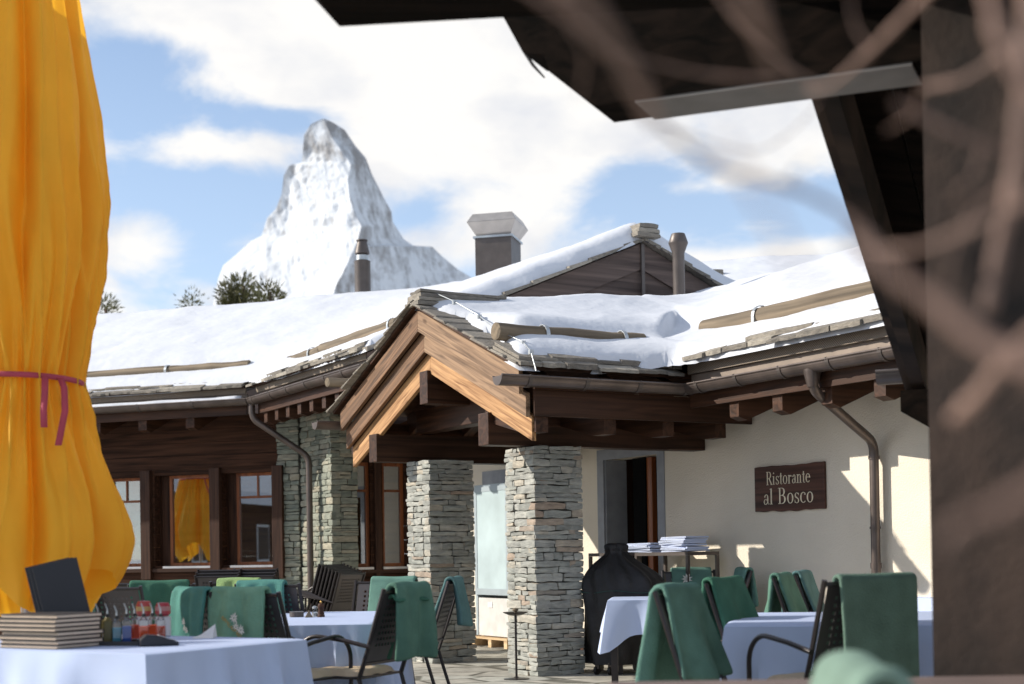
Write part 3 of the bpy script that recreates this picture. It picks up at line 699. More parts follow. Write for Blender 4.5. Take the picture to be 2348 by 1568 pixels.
pz = lambda s, t, z: E0+LX*s+LY*t+Vector((0, 0, z))
log(pz(-.32, .6, 3.97), pz(-1.70, .6, 3.97), .075, (.985,)); log(pz(-1.73, .6, 3.975), pz(-8, .6, 3.975), .075, (.4,))
log(W(7.42, 19.1, 3.97), W(7.42, 17.9, 3.97), .07, (.7,)); log(W(7.42, 17.88, 3.98), W(7.42, 15.5, 3.98), .075, (.93,)) 
log(W(7.4, 15.45, 3.27), W(6.42, 15.35, 3.2), .055, ()) 
# ---- stone corner, timber wall with windows (along B), left wing wall
PC = E0+(B+LY)*(.85/(1+B.dot(LY)))                  # inner wall corner
ac = PC.dot(A)
mb = MB(); masonry(mb, -ac-.02, -18.28, 0, .4, 0, 3.5, 'yX', .14, .05, .11, .12, .42)
STF = eaveframe(7.68); R(mb, 'stone_wall', M['stone2'], STF, smooth=True)
c = MB(); c.box(-ac, -18.31, .035, .4, 0, 3.5); R(c, 'mortar_core', M['mortar'], STF)
sc_ = (PC-E0).dot(LX)
mb = MB(); masonry(mb, sc_-.34, sc_+.02, .82, 1.1, 0, 3.35, 'y', .14, .05, .11, .12, .42); R(mb, 'stone_wall', M['stone2'], LEFT, smooth=True)
c = MB(); c.box(sc_-.33, sc_+.03, .85, 1.1, 0, 3.35); R(c, 'mortar_core', M['mortar'], LEFT)
def window(fr, x0, x1, z0, z1, y, parent, cross=None, fw=.05, mullion=False):
    f_ = MB(); f_.box(x0, x0+fw, y, y+.06, z0, z1); f_.box(x1-fw, x1, y, y+.06, z0, z1); f_.box(x0+fw, x1-fw, y, y+.06, z0, z0+fw); f_.box(x0+fw, x1-fw, y, y+.06, z1-fw, z1)
    if cross: f_.box(x0+fw, x1-fw, y+.005, y+.05, cross-.018, cross+.018)
    if mullion: xm = (x0+x1)/2; f_.box(xm-.012, xm+.012, y+.006, y+.048, cross+.018, z1-fw)
    o = R(f_, 'window', M['orange'], fr, parent)
    g_ = MB(); g_.box(x0+fw-.003, x1-fw+.003, y+.025, y+.031, z0+fw-.003, z1-fw+.003); R(g_, 'pane', M['glass'], fr, o)
    return o
# timber wall facing the camera between stone corner and pillar
TW = frame(*W(0, 18.42).xy, math.radians(30)); 
wb = [(7.98, 8.33), (8.52, 8.87)]
mb = MB(); holes = [(x0, x1, 1.02, 2.5) for x0, x1 in wb]
zz0 = 0
for k in range(17):
    za, zb = k*.2, k*.2+.197
    hs = [(h0, h1, max(za, 1.02), min(zb, 2.5)) for h0, h1, _, _ in holes if zb > 1.02 and za < 2.5]
    hs = [h for h in hs if h[3] > h[2]+.001]
    wall_with_holes(mb, 7.84, 9.14, za, zb, 0, .12, hs)
R(mb, 'timber_wall', M['wall_wood'], TW)
for x0, x1 in wb:
    window(TW, x0, x1, 1.02, 2.5, .05, rest, 2.1); q = MB(); q.box(x0-.02, x1+.02, -.05, .049, .985, 1.018); R(q, 'window_sill', M['sill'], TW)
for x in (7.86, 8.38, 8.92):
    q = MB(); q.box(x, x+.1, -.055, -.001, .8 if x != 7.86 else 0, 2.9); R(q, 'timber_post', M['dark_z'], TW, bevel=.005)
q = MB(); q.box(7.96, 9.1, -.07, -.001, .93, .98); R(q, 'sill_board', M['dark_x'], TW)
q = MB(); q.box(7.85, 9.1, .6, .62, .6, 3); q.box(7.8, 7.85, .13, .6, .6, 3); R(q, 'room_lining', M['plank_in'], TW)
# left wing wall
sx = lambda x: leftst(x, 1190)[0]
zt = leftst(430, 1088)[1]; zb_ = leftst(430, 1297)[1]
wins = [(sx(225), sx(330), leftst(290, 1095)[1], True), (sx(377), sx(485), zt, False), (sx(531), sx(628), zt, True)]
mb = MB(); xl, xr = -10, sc_-.34; lw = -10
nb = 17; hz_ = 3.3/nb
allw = [(x0-.17, x1, zb_, z1) for x0, x1, z1, _ in wins]+[(sx(120), sx(205), zb_, zt), (sx(0), sx(95), zb_, zt)]
for k in range(nb):
    za, zb2 = k*hz_, (k+1)*hz_-.004; hs = []
    for h0, h1, c0_, c1_ in allw:
        a_, b_ = max(za, c0_), min(zb2, c1_)
        if b_ > a_+.001: hs.append((h0, h1, a_, b_))
    o_ = random.uniform(-.006, .006); wall_with_holes(mb, xl, xr, za, zb2, .85+o_, 1.045, hs)
R(mb, 'timber_wall', M['wall_wood'], LEFT)
for i, (x0, x1, z1, mu) in enumerate([(w_[0], w_[1], w_[2], w_[3]) for w_ in wins]+[(sx(120), sx(205), zt, True)]):
    window(LEFT, x0, x1, zb_, z1, 1.0, rest, z1-.36 if mu else None, .045, mu)
    q = MB(); q.box(x0-.01, x1+.01, .80, .955, zb_-.035, zb_-.003); R(q, 'window_sill', M['sill'], LEFT)
for x0, x1, z1, _ in wins:
    q = MB(); q.box(x0-.172, x0, 1.05, 1.08, zb_-.01, z1+.01); q.box(x0-.172, x0-.165, .99, 1.05, zb_, z1); R(q, 'reveal_board', M['dark_z'], LEFT)
for x in (sx(206), sx(329), sx(487), sx(630)):
    q = MB(); q.box(x, x+.17, .76, .84, zb_-.2, zt+.08); R(q, 'timber_post', M['dark_z'], LEFT, bevel=.006)
q = MB(); q.box(-10, xr, .79, .842, zb_-.09, zb_-.037); R(q, 'sill_board', M['dark_x'], LEFT)
q = MB(); q.box(-9.9, xr-.02, 2.6, 2.65, .2, 3.2); q.box(-9.9, xr, 1.09, 2.6, .1, .2); R(q, 'room_lining', M['plank_in'], LEFT)
x0, x1 = sx(578), sx(606); q = MB(); q.box(x0, x1, 2.56, 2.6, zb_+.1, zb_+.45); R(q, 'wall_picture', M['white'], LEFT)
# downpipes
def pipe(pts, r, name, mat, collars=()):
    m = MB(); P = [Vector(p) for p in pts]; sm_ = [P[0]]
    for i in range(1, len(P)-1):
        a_, b_ = P[i-1]-P[i], P[i+1]-P[i]; l = min(.14, a_.length*.45, b_.length*.45)
        p0, p2 = P[i]+a_.normalized()*l, P[i]+b_.normalized()*l
        for k in range(7): t = k/6; sm_.append(p0*(1-t)**2+P[i]*2*t*(1-t)+p2*t*t)
    sm_.append(P[-1]); m.tube(sm_, r, 16)
    o = R(m, name, mat, Matrix.Identity(4), smooth=True)
    for c_, dz in collars:
        q = MB(); c_ = Vector(c_); q.tube([c_, c_+Vector((0, 0, dz))], r+.008, 16); R(q, 'pipe_collar', mat, Matrix.Identity(4), o, smooth=True)
gp = onpl(1862, 860, W(8.2, 0), B); wp = onpl(2003, 1045, W(9.05, 0), B)
pipe([(gp.x, gp.y, 2.72), (gp.x, gp.y, gp.z-.12), (wp.x, wp.y, wp.z+.12), (wp.x, wp.y, wp.z-.1), (wp.x, wp.y, 0)], .042, 'downpipe', M['copper'], (((wp.x, wp.y, wp.z-.03), .03), ((wp.x, wp.y, 1.0), .05), ((wp.x, wp.y, 1.35), .02)))
q = MB(); q.lathe([(.045, gp.z-.10), (.075, gp.z+.02), (.075, gp.z+.05)], 16, (gp.x, gp.y)); R(q, 'gutter_outlet', M['copper'], Matrix.Identity(4), smooth=True)
g2 = E0+Vector((.05, -.02, 0)); w2 = onpl(708, 1055, W(7.55, 0), B)
pipe([(g2.x, g2.y, 3.36), (g2.x, g2.y, 3.13), (w2.x, w2.y, w2.z+.05), (w2.x, w2.y, w2.z-.2), (w2.x, w2.y, 0)], .045, 'downpipe', M['copper'], (((w2.x, w2.y, 1.05), .05),))
# roof vents and chimneys
c0 = atY(832, 700, 24.6); q = MB(); zc = lambda y: 1.2+(1270-y)/F*24.6
q.lathe([(.14, zc(700)), (.14, zc(600)), (.145, zc(598)), (.14, zc(597)), (.10, zc(596)), (.10, zc(583)), (.085, zc(582)), (.13, zc(580)), (.13, zc(577)), (.09, zc(556)), (.09, zc(553))], 20, (c0.x, c0.y)); ch = R(q, 'round_flue', M['flue'], Matrix.Identity(4), smooth=True)
q = MB(); q.lathe([(.104, zc(595)), (.104, zc(584))], 20, (c0.x, c0.y)); R(q, 'flue_neck', M['steel'], Matrix.Identity(4), ch, smooth=True)
q = MB(); q.lathe([(.10, zc(551)), (.10, zc(548)), (.02, zc(546))], 20, (c0.x, c0.y)); R(q, 'flue_cap', M['flue'], Matrix.Identity(4), ch, smooth=True)
for k in range(4):
    q = MB(); a_ = k*PI/2+.4; q.box(-.006, .006, -.006, .006, zc(557), zc(549), Matrix.Translation((c0.x+.08*math.cos(a_), c0.y+.08*math.sin(a_), 0))); R(q, 'cap_stay', M['flue'], Matrix.Identity(4), ch)
# big rectangular metal chimney
Yc = 24.0; cc = atY(1143, 640, Yc); zc = lambda y: 1.2+(1265-y)/F*Yc; CF = frame(cc.x, cc.y, math.radians(-14))
hw = .31
q = MB(); q.box(-hw, hw, -hw*1.1, hw*1.1, zc(760), zc(552)); chm = R(q, 'chimney', M['flue'], CF)
q = MB(); q.box(-hw-.03, hw+.03, -hw*1.1-.03, hw*1.1+.03, zc(552)+.002, zc(547)); R(q, 'chimney_collar', M['steel'], CF, chm)
def frust(m_, w0, z0, w1, z1): m_.hexa([(-w0, -w0*1.1, z0), (w0, -w0*1.1, z0), (w0, w0*1.1, z0), (-w0, w0*1.1, z0)], [(-w1, -w1*1.1, z1), (w1, -w1*1.1, z1), (w1, w1*1.1, z1), (-w1, w1*1.1, z1)])
q = MB(); frust(q, hw-.02, zc(547)+.002, hw+.11, zc(517)); frust(q, hw+.11, zc(517)+.002, hw+.03, zc(497)); R(q, 'chimney_cowl', M['cap_steel'], CF, chm, bevel=.006)
Yc = 17.0; c0 = atY(1557, 700, Yc); zc = lambda y: 1.2+(1259-y)/F*Yc
q = MB(); q.lathe([(.072, zc(720)), (.072, zc(580)), (.115, zc(558)), (.118, zc(556)), (.085, zc(537)), (.08, zc(535)), (.06, zc(536))], 22, (c0.x, c0.y)); R(q, 'vent_pipe', M['flue'], Matrix.Identity(4), smooth=True)
# ------------------------------------------------------------ sign with serif lettering
SG = frame(*W(9.11, 10.47).xy, math.radians(-60), 1.775)     # x to the right along the wall, y into the wall
sg = thing('restaurant_sign', 'dark wooden sign with wavy natural edges and cream serif lettering on the cream wall', 'sign'); sg.matrix_basis = SG
prof = []
for k in range(25): t = k/24; prof.append((-.50+1.0*t, 0, -.225+.004*math.sin(t*9)+.005*math.sin(t*27+1)*(t < .8)))
for k in range(25): t = 1-k/24; prof.append((-.50+1.0*t, 0, .215+.004*math.sin(t*8)+.002*math.sin(t*31)))
q = MB(); q.prism(prof, (0, .028, 0)); q.build('board', M['signwood'], sg, bevel=.007)
def serif(txt, x, z, h, mb, cond=.8):
    # hand-drawn roman capitals and minuscules: strokes of varying width, x-height .46*h... units of cap height
    def ring(cx, cz, rx, rz, th, a0=0, a1=360, y=-.002):
        n = 26; o = []; i_ = []
        for k in range(n+1):
            a_ = math.radians(a0+(a1-a0)*k/n); w_ = th*(.35+.65*abs(math.cos(a_)))
            o.append((cx+(rx)*math.cos(a_), cz+rz*math.sin(a_))); i_.append((cx+(rx-w_)*math.cos(a_), cz+(rz-th*.38)*math.sin(a_)))
        return [[o[k], o[k+1], i_[k+1], i_[k]] for k in range(n)]
    def bar(x0, z0, x1, z1): return [[(x0, z0), (x1, z0), (x1, z1), (x0, z1)]]
    def quad(*p): return [list(p)]
    T = .105
    G = {
     'l': (.36, bar(.09, 0, .09+T, 1)+bar(.01, 0, .27, .03)+quad((.0, .93), (.09, .96), (.09, 1), (.0, .95))),
     'i': (.36, bar(.09, 0, .09+T, .64)+bar(.01, 0, .27, .03)+quad((.0, .6), (.09, .61), (.09, .64), (.0, .62))+ring(.145, .86, .06, .06, .06)),
     'o': (.62, ring(.29, .32, .28, .33, .11)),
     'c': (.54, ring(.29, .32, .28, .33, .11, 45, 315)+ring(.44, .52, .055, .055, .055)),
     'e': (.56, ring(.29, .32, .28, .33, .11, 0, 320)+bar(.10, .36, .56, .40)),
     's': (.47, ring(.22, .47, .18, .17, .08, 30, 270)+ring(.22, .16, .19, .17, .08, -150, 90)+quad((.10, .40), (.20, .40), (.36, .25), (.26, .25))+quad((.36, .47), (.39, .47), (.39, .62), (.37, .62))+quad((.03, .02), (.06, .02), (.06, .2), (.03, .2))),
     't': (.38, bar(.12, .08, .12+T, .84)+ring(.25, .10, .13, .11, .06, 180, 330)+bar(.0, .59, .34, .63)),
     'r': (.46, bar(.09, 0, .09+T, .64)+bar(.01, 0, .29, .03)+ring(.30, .46, .13, .17, .05, 60, 170)+ring(.39, .56, .06, .06, .06)+quad((0, .6), (.09, .61), (.09, .64), (0, .62))),
     'n': (.66, bar(.09, 0, .09+T, .64)+bar(.01, 0, .27, .03)+bar(.43, 0, .43+T, .44)+bar(.35, 0, .62, .03)+ring(.34, .43, .20, .21, .1, 0, 150)+quad((0, .6), (.09, .61), (.09, .64), (0, .62))),
     'a': (.56, bar(.36, .08, .36+T, .46)+ring(.28, .45, .18, .19, .09, 0, 160)+ring(.21, .17, .18, .18, .09, 40, 330)+ring(.50, .08, .06, .07, .03, 200, 350)+ring(.14, .50, .05, .05, .05)),
     'B': (.78, bar(.10, 0, .10+T, 1)+bar(0, 0, .30, .03)+bar(0, .97, .30, 1)+ring(.34, .755, .28, .245, .12, -90, 90)+ring(.36, .27, .33, .27, .13, -90, 90)+bar(.2, .97, .35, 1)+bar(.2, .505, .36, .54)+bar(.2, 0, .37, .03)),
     'R': (.80, bar(.10, 0, .10+T, 1)+bar(0, 0, .30, .03)+bar(0, .97, .30, 1)+ring(.36, .74, .28, .26, .12, -90, 90)+bar(.2, .97, .37, 1)+bar(.2, .48, .37, .51)+quad((.34, .48), (.46, .48), (.76, .03), (.62, .03))+bar(.58, 0, .82, .03)),
     ' ': (.34, [])}
    for ch_ in txt:
        w_, shp = G[ch_]
        for qd in shp: mb.prism([(x+px*h*cond, -.001, z+pz*h) for px, pz in qd], (0, -.003, 0))
        x += (w_+.05)*h*cond
    return x
tw = serif('Ristorante', 0, 0, .125, MB(), .80)
for txt, z, h, c_ in (('Ristorante', .035, .128, .86), ('al Bosco', -.155, .155, 1.0)):
    wdt = serif(txt, 0, 0, h, MB(), c_); q = MB(); serif(txt, -wdt/2, z, h, q, c_); q.build('lettering', M['letter'], sg)
# ------------------------------------------------------------ trees behind the roof
def pine(x, ytop, ybot, Y, w, seed, label, cnt=2600):
    random.seed(seed); base = atY(x, 1275, Y); top = 1.2+(1275-ytop)/F*Y; lowz = 1.2+(1275-ybot)/F*Y
    t = thing('pine_tree', label, 'tree', (base.x, base.y, 0), 0, 'pines beyond the roofs')
    m = MB(); m.tube([(0, 0, 0), (0, 0, top*.6), (.1, 0, top*.96)], [.28, .2, .05], 8); m.build('trunk', M['pine_trunk'], t)
    m = MB(); W_ = w/F*Y/2; H = top-lowz+2.5
    cl = [(Vector((random.uniform(-1, 1)*W_*.8, random.uniform(-1, 1)*W_*.6, top-H*random.uniform(.12, 1)**1.2)), random.uniform(.35, .75)) for _ in range(34)]
    cl = [(c_, r_) for c_, r_ in cl if abs(c_.x) < W_*(.25+.8*((top-c_.z)/H)**.6)]+[(Vector((0, 0, top-.5)), .5)]
    for c_, r_ in cl:
        for _ in range(int(cnt/len(cl))):
            d = Vector((random.gauss(0, 1), random.gauss(0, 1), random.gauss(0, .8))).normalized()*r_*random.uniform(.5, 1.05); p_ = c_+d
            d.normalize(); s_ = Vector((random.uniform(-1, 1), random.uniform(-1, 1), random.uniform(-1, 1))).cross(d).normalized()*.035; tip = d*random.uniform(.10, .2)+Vector((0, 0, .05))
            m.add([p_-s_, p_+s_, p_+tip], [(0, 1, 2)])
    m.build('crown', M['needles'], t)
    random.seed(seed+100)
pine(560, 624, 690, 46, 85, 1, 'broad pine crown showing over the snowy roof below the peak', 9000)
pine(622, 640, 690, 48, 50, 2, 'smaller pine just right of the broad pine over the roof', 4500)
pine(446, 676, 700, 60, 9, 3, 'tiny lone pine top over the roof ridge', 2600)
pine(244, 672, 700, 50, 20, 4, 'pine top beside the yellow parasol above the roof end', 1500)
# ------------------------------------------------------------ terrace furniture: chairs, blankets
def make_chair():
    t = thing('terrace_chair', '', 'chair')
    hw_ = .262
    for s_ in (-1, 1):
        m = MB(); m.tube([(s_*hw_, -.18, .42), (s_*hw_, -.245, .60), (s_*hw_, -.37, .985)], .0145, 6, sq=True); m.build('back_post', M['metal'], t, smooth=True)
        m = MB(); m.tube([(s_*hw_, -.18, .44), (s_*hw_, -.22, .3), (s_*(hw_+.01), -.31, .0)], .0135, 8); m.build('rear_leg', M['metal'], t, smooth=True)
        pts = [(s_*(hw_+.015), -.27, .63), (s_*(hw_+.03), -.1, .668), (s_*(hw_+.035), .06, .690)]
        for k in range(9):
            a_ = PI/2*(1-k/8)*1.0; pts.append((s_*(hw_+.035), .10+.15*math.cos(a_), .545+.148*math.sin(a_)))
        pts += [(s_*(hw_+.03), .255, .3), (s_*(hw_+.02), .245, 0)]
        m = MB(); m.tube(pts, .0135, 10); m.build('armrest', M['metal'], t, smooth=True)
    # perforated backrest
    nx, nz_ = 12, 11; xs = [-.235+.47*k/(2*nx+1) for k in range(2*nx+2)]; zs = [.53+.43*k/(2*nz_+1) for k in range(2*nz_+2)]
    yf = lambda z: -.18-(z-.42)*.336
    m = MB()
    for i in range(2*nx+1):
        for j in range(2*nz_+1):
            if i % 2 and j % 2 and 3 < j < 2*nz_-2 and 2 < i < 2*nx-2: continue
            m.add([(xs[i], yf(zs[j]), zs[j]), (xs[i+1], yf(zs[j]), zs[j]), (xs[i+1], yf(zs[j+1]), zs[j+1]), (xs[i], yf(zs[j+1]), zs[j+1])], [(0, 1, 2, 3)])
    o = m.build('backrest', M['plate'], t); sd = o.modifiers.new('thickness', 'SOLIDIFY'); sd.thickness = .004
    for zr_ in (.965, .52): m = MB(); m.tube([(-hw_, yf(zr_), zr_), (hw_, yf(zr_), zr_)], .0115, 6, sq=True); m.build('back_rail', M['metal'], t)
    m = MB(); m.box(-.255, .255, -.19, .25, .425, .44); m.build('seat', M['metal'], t, bevel=.005)
    m = MB(); n = 14; rows = []
    for i in range(n+1):
        u = -1+2*i/n; row = []
        for j in range(n+1):
            v = -1+2*j/n; e = max(0, 1-abs(u)**6)*max(0, 1-abs(v)**6); row.append((u*.235, .03+v*.205, .442+.045*e**.4+.004*math.sin(u*9)*math.sin(v*8)))
        rows.append(row)
    m.grid(rows); m.build('cushion', M['cushion'], t, smooth=True)
    return t
chair0 = make_chair(); used = [False]
stack0 = None
def place_chair(x, Y, h, label, group, z=0, scale=1, pos=None, cushion=True):
    p = atY(x, 1330, Y) if pos is None else Vector(pos)
    rz = math.radians(-h); off = Matrix.Rotation(rz, 3, 'Z') @ Vector((0, .37*scale, 0))   # back top centre sits at (x, Y)
    loc = Vector((p.x, p.y, 0))+Vector((off.x, off.y, 0)) if pos is None else p
    c_ = chair0 if not used[0] else copytree(chair0); used[0] = True
    c_.matrix_basis = Matrix.Translation((loc.x, loc.y, z)) @ Matrix.Rotation(rz, 4, 'Z') @ Matrix.Scale(scale, 4)
    c_['label'] = label; c_['group'] = group
    if not cushion:
        for k in list(c_.children):
            if k.name.startswith('cushion'): bpy.data.objects.remove(k)
    return c_
def blanket(chair, x0, x1, fl, bl, mat, label, seed=0, puff=.012, flare=.03, emblem=None, skew=0, wrk=.020, out=0, dz=0):
    rnd = random.Random(seed); ph = rnd.uniform(0, 6); ph2 = rnd.uniform(0, 6)
    top = .992+dz; ny_ = 26; nx_ = 18; rows = []
    path = []
    for k in range(11): t = 1-k/10; path.append(('f', t))
    for k in range(1, 7): path.append(('t', k/7))
    for k in range(0, 15): path.append(('b', k/14))
    for kd, t in path:
        row = []
        for i in range(nx_+1):
            u = i/nx_; x = x0+(x1-x0)*u
            if kd == 'f':
                z = top-.015-t*fl; y = -.18-(z-.42)*.336+.022+puff*.6; g_ = t; x += skew*t*.3
                y += abs(wrk)*math.sin(u*9+ph)*t
            elif kd == 't':
                a_ = PI*t; r_ = .026+puff*.5; y = -.368+r_*math.cos(a_); z = top-.015+r_*.9*math.sin(a_)+puff*.2*math.sin(u*7+ph); g_ = 0
            else:
                z = top-.015-t*bl; y = -.368-(.026+puff*.5)-.03*math.sin(min(1, t*1.2)*PI/2)-wrk*1.6*math.sin(u*8+ph2)*t-wrk*.5*math.sin(u*17+ph); g_ = t; x += skew*t
                y += .02*t-out*t**1.2
            xc = (x0+x1)/2; x = xc+(x-xc)*(1+flare*g_*2+.02*math.sin(ph+g_*5))
            z += .012*math.sin(u*5+ph)*g_
            row.append((x, y, z))
        rows.append(row)
    m = MB(); m.grid(rows)
    o = m.build('blanket', mat, None, full(chair).copy(), 'all')
    sd = o.modifiers.new('thickness', 'SOLIDIFY'); sd.thickness = .02+puff*.5; sd.offset = 0
    ss = o.modifiers.new('smooth', 'SUBSURF'); ss.levels = ss.render_levels = 1
    tag(o, label, 'blanket', 'green blankets over the chair backs')
    if emblem:
        ex, ez, s_, txt = emblem; fr = full(chair)
        yb = lambda z: -.368-(.026+puff*.5)-.03+.02-.028
        m = MB()
        for (cx, cz, r_) in ((ex, ez, s_), (ex+s_*.35, ez-s_*1.3, s_*.85), (ex+s_*1.3, ez-s_*1.7, s_*.9)):
            for k in range(9):
                a_ = k*2*PI/9+cx*7; d_ = Vector((math.cos(a_), 0, math.sin(a_))); n_ = Vector((-d_.z, 0, d_.x)); c_ = Vector((cx, yb(cz), cz)); rr = r_*(.75+.25*((k*7) % 3)/2)
                m.add([c_+d_*rr*.15-n_*rr*.1, c_+d_*rr*.6-n_*rr*.13, c_+d_*rr, c_+d_*rr*.6+n_*rr*.13, c_+d_*rr*.15+n_*rr*.1], [(0, 1, 2, 3, 4)])
        e_ = m.build('edelweiss_emblem', M['edel'], o); e_.location.y = -.006
        if txt:
            cu = bpy.data.curves.new('lettering', 'FONT'); cu.body = txt; cu.size = .032; cu.extrude = .001; cu.align_x = 'CENTER'
            to = bpy.data.objects.new('tmp', cu); S.collection.objects.link(to); bpy.context.view_layer.update()
            me = bpy.data.meshes.new_from_object(to.evaluated_get(bpy.context.evaluated_depsgraph_get())); bpy.data.objects.remove(to)
            me.materials.clear(); me.materials.append(M['gold']); lo_ = bpy.data.objects.new('lettering', me); S.collection.objects.link(lo_); lo_.parent = o
            lo_.matrix_basis = Matrix.Translation((ex+.0, yb(.7)-.008, ez-s_*2.0)) @ Matrix.Rotation(math.radians(38), 4, 'Y') @ Matrix.Rotation(PI/2, 4, 'X')
    return o
GA = 'chairs around the left tables'; GB = 'chairs around the right tables'
c = place_chair(563, 8.6, 33, 'chair with pale edelweiss blanket, nearest chair at left of the set round table', GA)
blanket(c, -.27, .17, .30, .40, GR['lgreen'], 'pale green blanket with white edelweiss embroidery and gold lettering, in front of the set table', 1, emblem=(-.03, .83, .042, 'RIFFELALP RESORT'))
c = place_chair(928, 8.95, -65, 'chair with large folded green blanket facing the set table, its curved arm toward the cloth', GA)
blanket(c, -.17, .27, .36, .44, GR['green'], 'thick folded dark green blanket on the chair right of the set table', 2, puff=.022, flare=.05)
blanket(c, -.18, .20, .40, .01, GR['dgreen'], 'second deep green blanket hanging inside the chair right of the set table', 22, puff=.0, dz=-.06)
c = place_chair(1042, 11.0, -82, 'chair seen side-on before the left stone pillar', GA)
blanket(c, -.2, .2, .56, .34, GR['blue'], 'blue green blanket hanging over the side-on chair before the stone pillar', 3, puff=.014, flare=.06, out=.05)
c = place_chair(885, 11.6, 196, 'chair facing the camera behind the set table, perforated back half bare', GA)
blanket(c, -.26, .12, .34, .3, GR['mgreen'], 'sea green blanket on the chair behind the set table', 4)
c = place_chair(612, 11.0, 14, 'chair with teal blanket leaving its right back corner bare', GA)
blanket(c, -.25, .16, .3, .36, GR['teal'], 'teal blanket with dark hem behind the pale green one', 5)
c = place_chair(548, 12.3, 10, 'chair mostly hidden behind the teal blanket chair, lime blanket on top', GA)
blanket(c, -.2, .2, .3, .3, GR['lime'], 'lime green blanket, only its top edge showing', 6)
c = place_chair(438, 8.9, 52, 'chair with teal edelweiss blanket turned toward the right, behind the bottle tray', GA)
blanket(c, -.19, .25, .3, .38, GR['teal'], 'teal blanket with small white flowers beside the sauce bottles', 7, emblem=(.04, .80, .03, None))
c = place_chair(370, 11.6, -4, 'chair with wide mid green blanket behind the bottle tray', GA)
blanket(c, -.25, .22, .4, .45, GR['dgreen'], 'wide mid green blanket behind the sauce bottles', 8, emblem=(.14, .72, .03, None))
c = place_chair(250, 11.0, 12, 'dark perforated chair right of the yellow parasol skirt', GA)
blanket(c, -.27, -.10, .4, .4, GR['green'], 'narrow strip of green blanket beside the yellow parasol', 9)
c = place_chair(300, 12.8, 8, 'bare backed dark chair in the row behind the bottles', GA)
c = place_chair(1578, 14.3, 176, 'chair facing the camera at the wall side of the right back table', GB)
blanket(c, -.23, .18, .3, .3, GR['mgreen'], 'sea green blanket with a white flower facing the camera below the napkin table', 10)
em = MB()
for k in range(9):
    a_ = k*2*PI/9; d_ = Vector((math.cos(a_), 0, math.sin(a_))); n_ = Vector((-d_.z, 0, d_.x)); c_ = Vector((.03, -.18-(.90-.42)*.336+.055, .90)); em.add([c_-n_*.008, c_+d_*.035-n_*.009, c_+d_*.06, c_+d_*.035+n_*.009, c_+n_*.008], [(0, 1, 2, 3, 4)])
bl_ = [o for o in S.objects if o.name.startswith('blanket')][-1]
bl_ = sorted([o for o in S.objects if o.name.startswith('blanket')], key=lambda o: o.name)[-1]; em.build('edelweiss_emblem', M['edel'], bl_)
c = place_chair(1706, 13.7, -96, 'side-on chair against the cream wall at the right back table', GB)
blanket(c, -.2, .2, .3, .34, GR['mgreen'], 'green blanket over the side-on chair by the cream wall', 11, out=.04)
c = place_chair(1548, 7.5, 120, 'near chair leaning left with two long green blankets, left of the bare cloth table', GB, scale=1.0)
for k_ in [k_ for k_ in c.children if k_.name.startswith('armrest')]: bpy.data.objects.remove(k_)
blanket(c, -.24, .22, .46, .50, GR['mgreen'], 'long sea green blanket hanging low over the near leaning chair', 12, puff=.02, flare=.12, wrk=.045, out=.10)
c = place_chair(1655, 9.0, 120, 'second leaning chair, with deep green blanket, beyond the near one', GB)
blanket(c, -.27, .25, .45, .4, GR['dgreen'], 'deep green blanket on the second leaning chair', 13, puff=.018, flare=.06, wrk=.035, out=.05)
c = place_chair(1790, 10.3, 112, 'left of the two chairs standing behind the right front table', GB)
blanket(c, -.24, .24, .45, .45, GR['green'], 'creased green blanket, left of the pair behind the right front table', 14, puff=.015, wrk=.035, out=.06)
c = place_chair(1838, 11.2, 112, 'right of the two chairs standing behind the right front table', GB)
blanket(c, -.24, .24, .45, .42, GR['blue'], 'creased blanket, right of the pair behind the right front table', 15, puff=.015, wrk=.035, out=.06)
c = place_chair(1990, 7.35, -24, 'large near chair in front of the dark wall, curved arm toward the table', GB, scale=1.045)
blanket(c, -.19, .275, .40, .66, GR['grey'], 'broad smooth green blanket covering the large near chair back', 16, puff=.006, flare=.0, wrk=.004)
c = place_chair(1975, 2.62, -88, 'out of focus chair end at the bottom edge of the view', GB, scale=.968)
blanket(c, -.2, .22, .4, .4, GR['haze'], 'very blurred pale green blanket at the bottom edge', 17, puff=.03)
# stacked chairs by the walls
def stack(x, Y, h, n, dx, dz, lab, grp, z0=0):
    p = atY(x, 1400, Y); rz = math.radians(-h); f_ = Matrix.Rotation(rz, 3, 'Z') @ Vector((0, 1, 0))
    for k in range(n):
        q_ = Vector((p.x, p.y, 0))+f_*dx*k
        place_chair(0, 0, h, lab[k] if k < len(lab) else lab[-1], grp, z0+dz*k, 1, (q_.x, q_.y, 0), False)
GS = 'stacked chairs by the restaurant walls'
stack(522, 17.0, 8, 3, .05, .035, ['bottom chair of the left stack under the windows', 'middle chair of the left stack under the windows', 'top chair of the left stack under the windows'], GS)
stack(604, 17.0, 8, 3, .05, .035, ['bottom chair of the stack between left stack and stone corner', 'middle chair of the stack between left stack and stone corner', 'top chair of the stack between left stack and stone corner'], GS)
stack(752, 17.3, -62, 7, .05, .018, ['lowest chair of the tall side-on stack', 'second lowest chair of the tall side-on stack', 'third lowest chair of the tall side-on stack', 'middle chair of the tall side-on stack', 'third chair from the top of the tall side-on stack', 'second chair from the top of the tall side-on stack', 'top chair of the tall side-on stack by the stone corner'], GS)
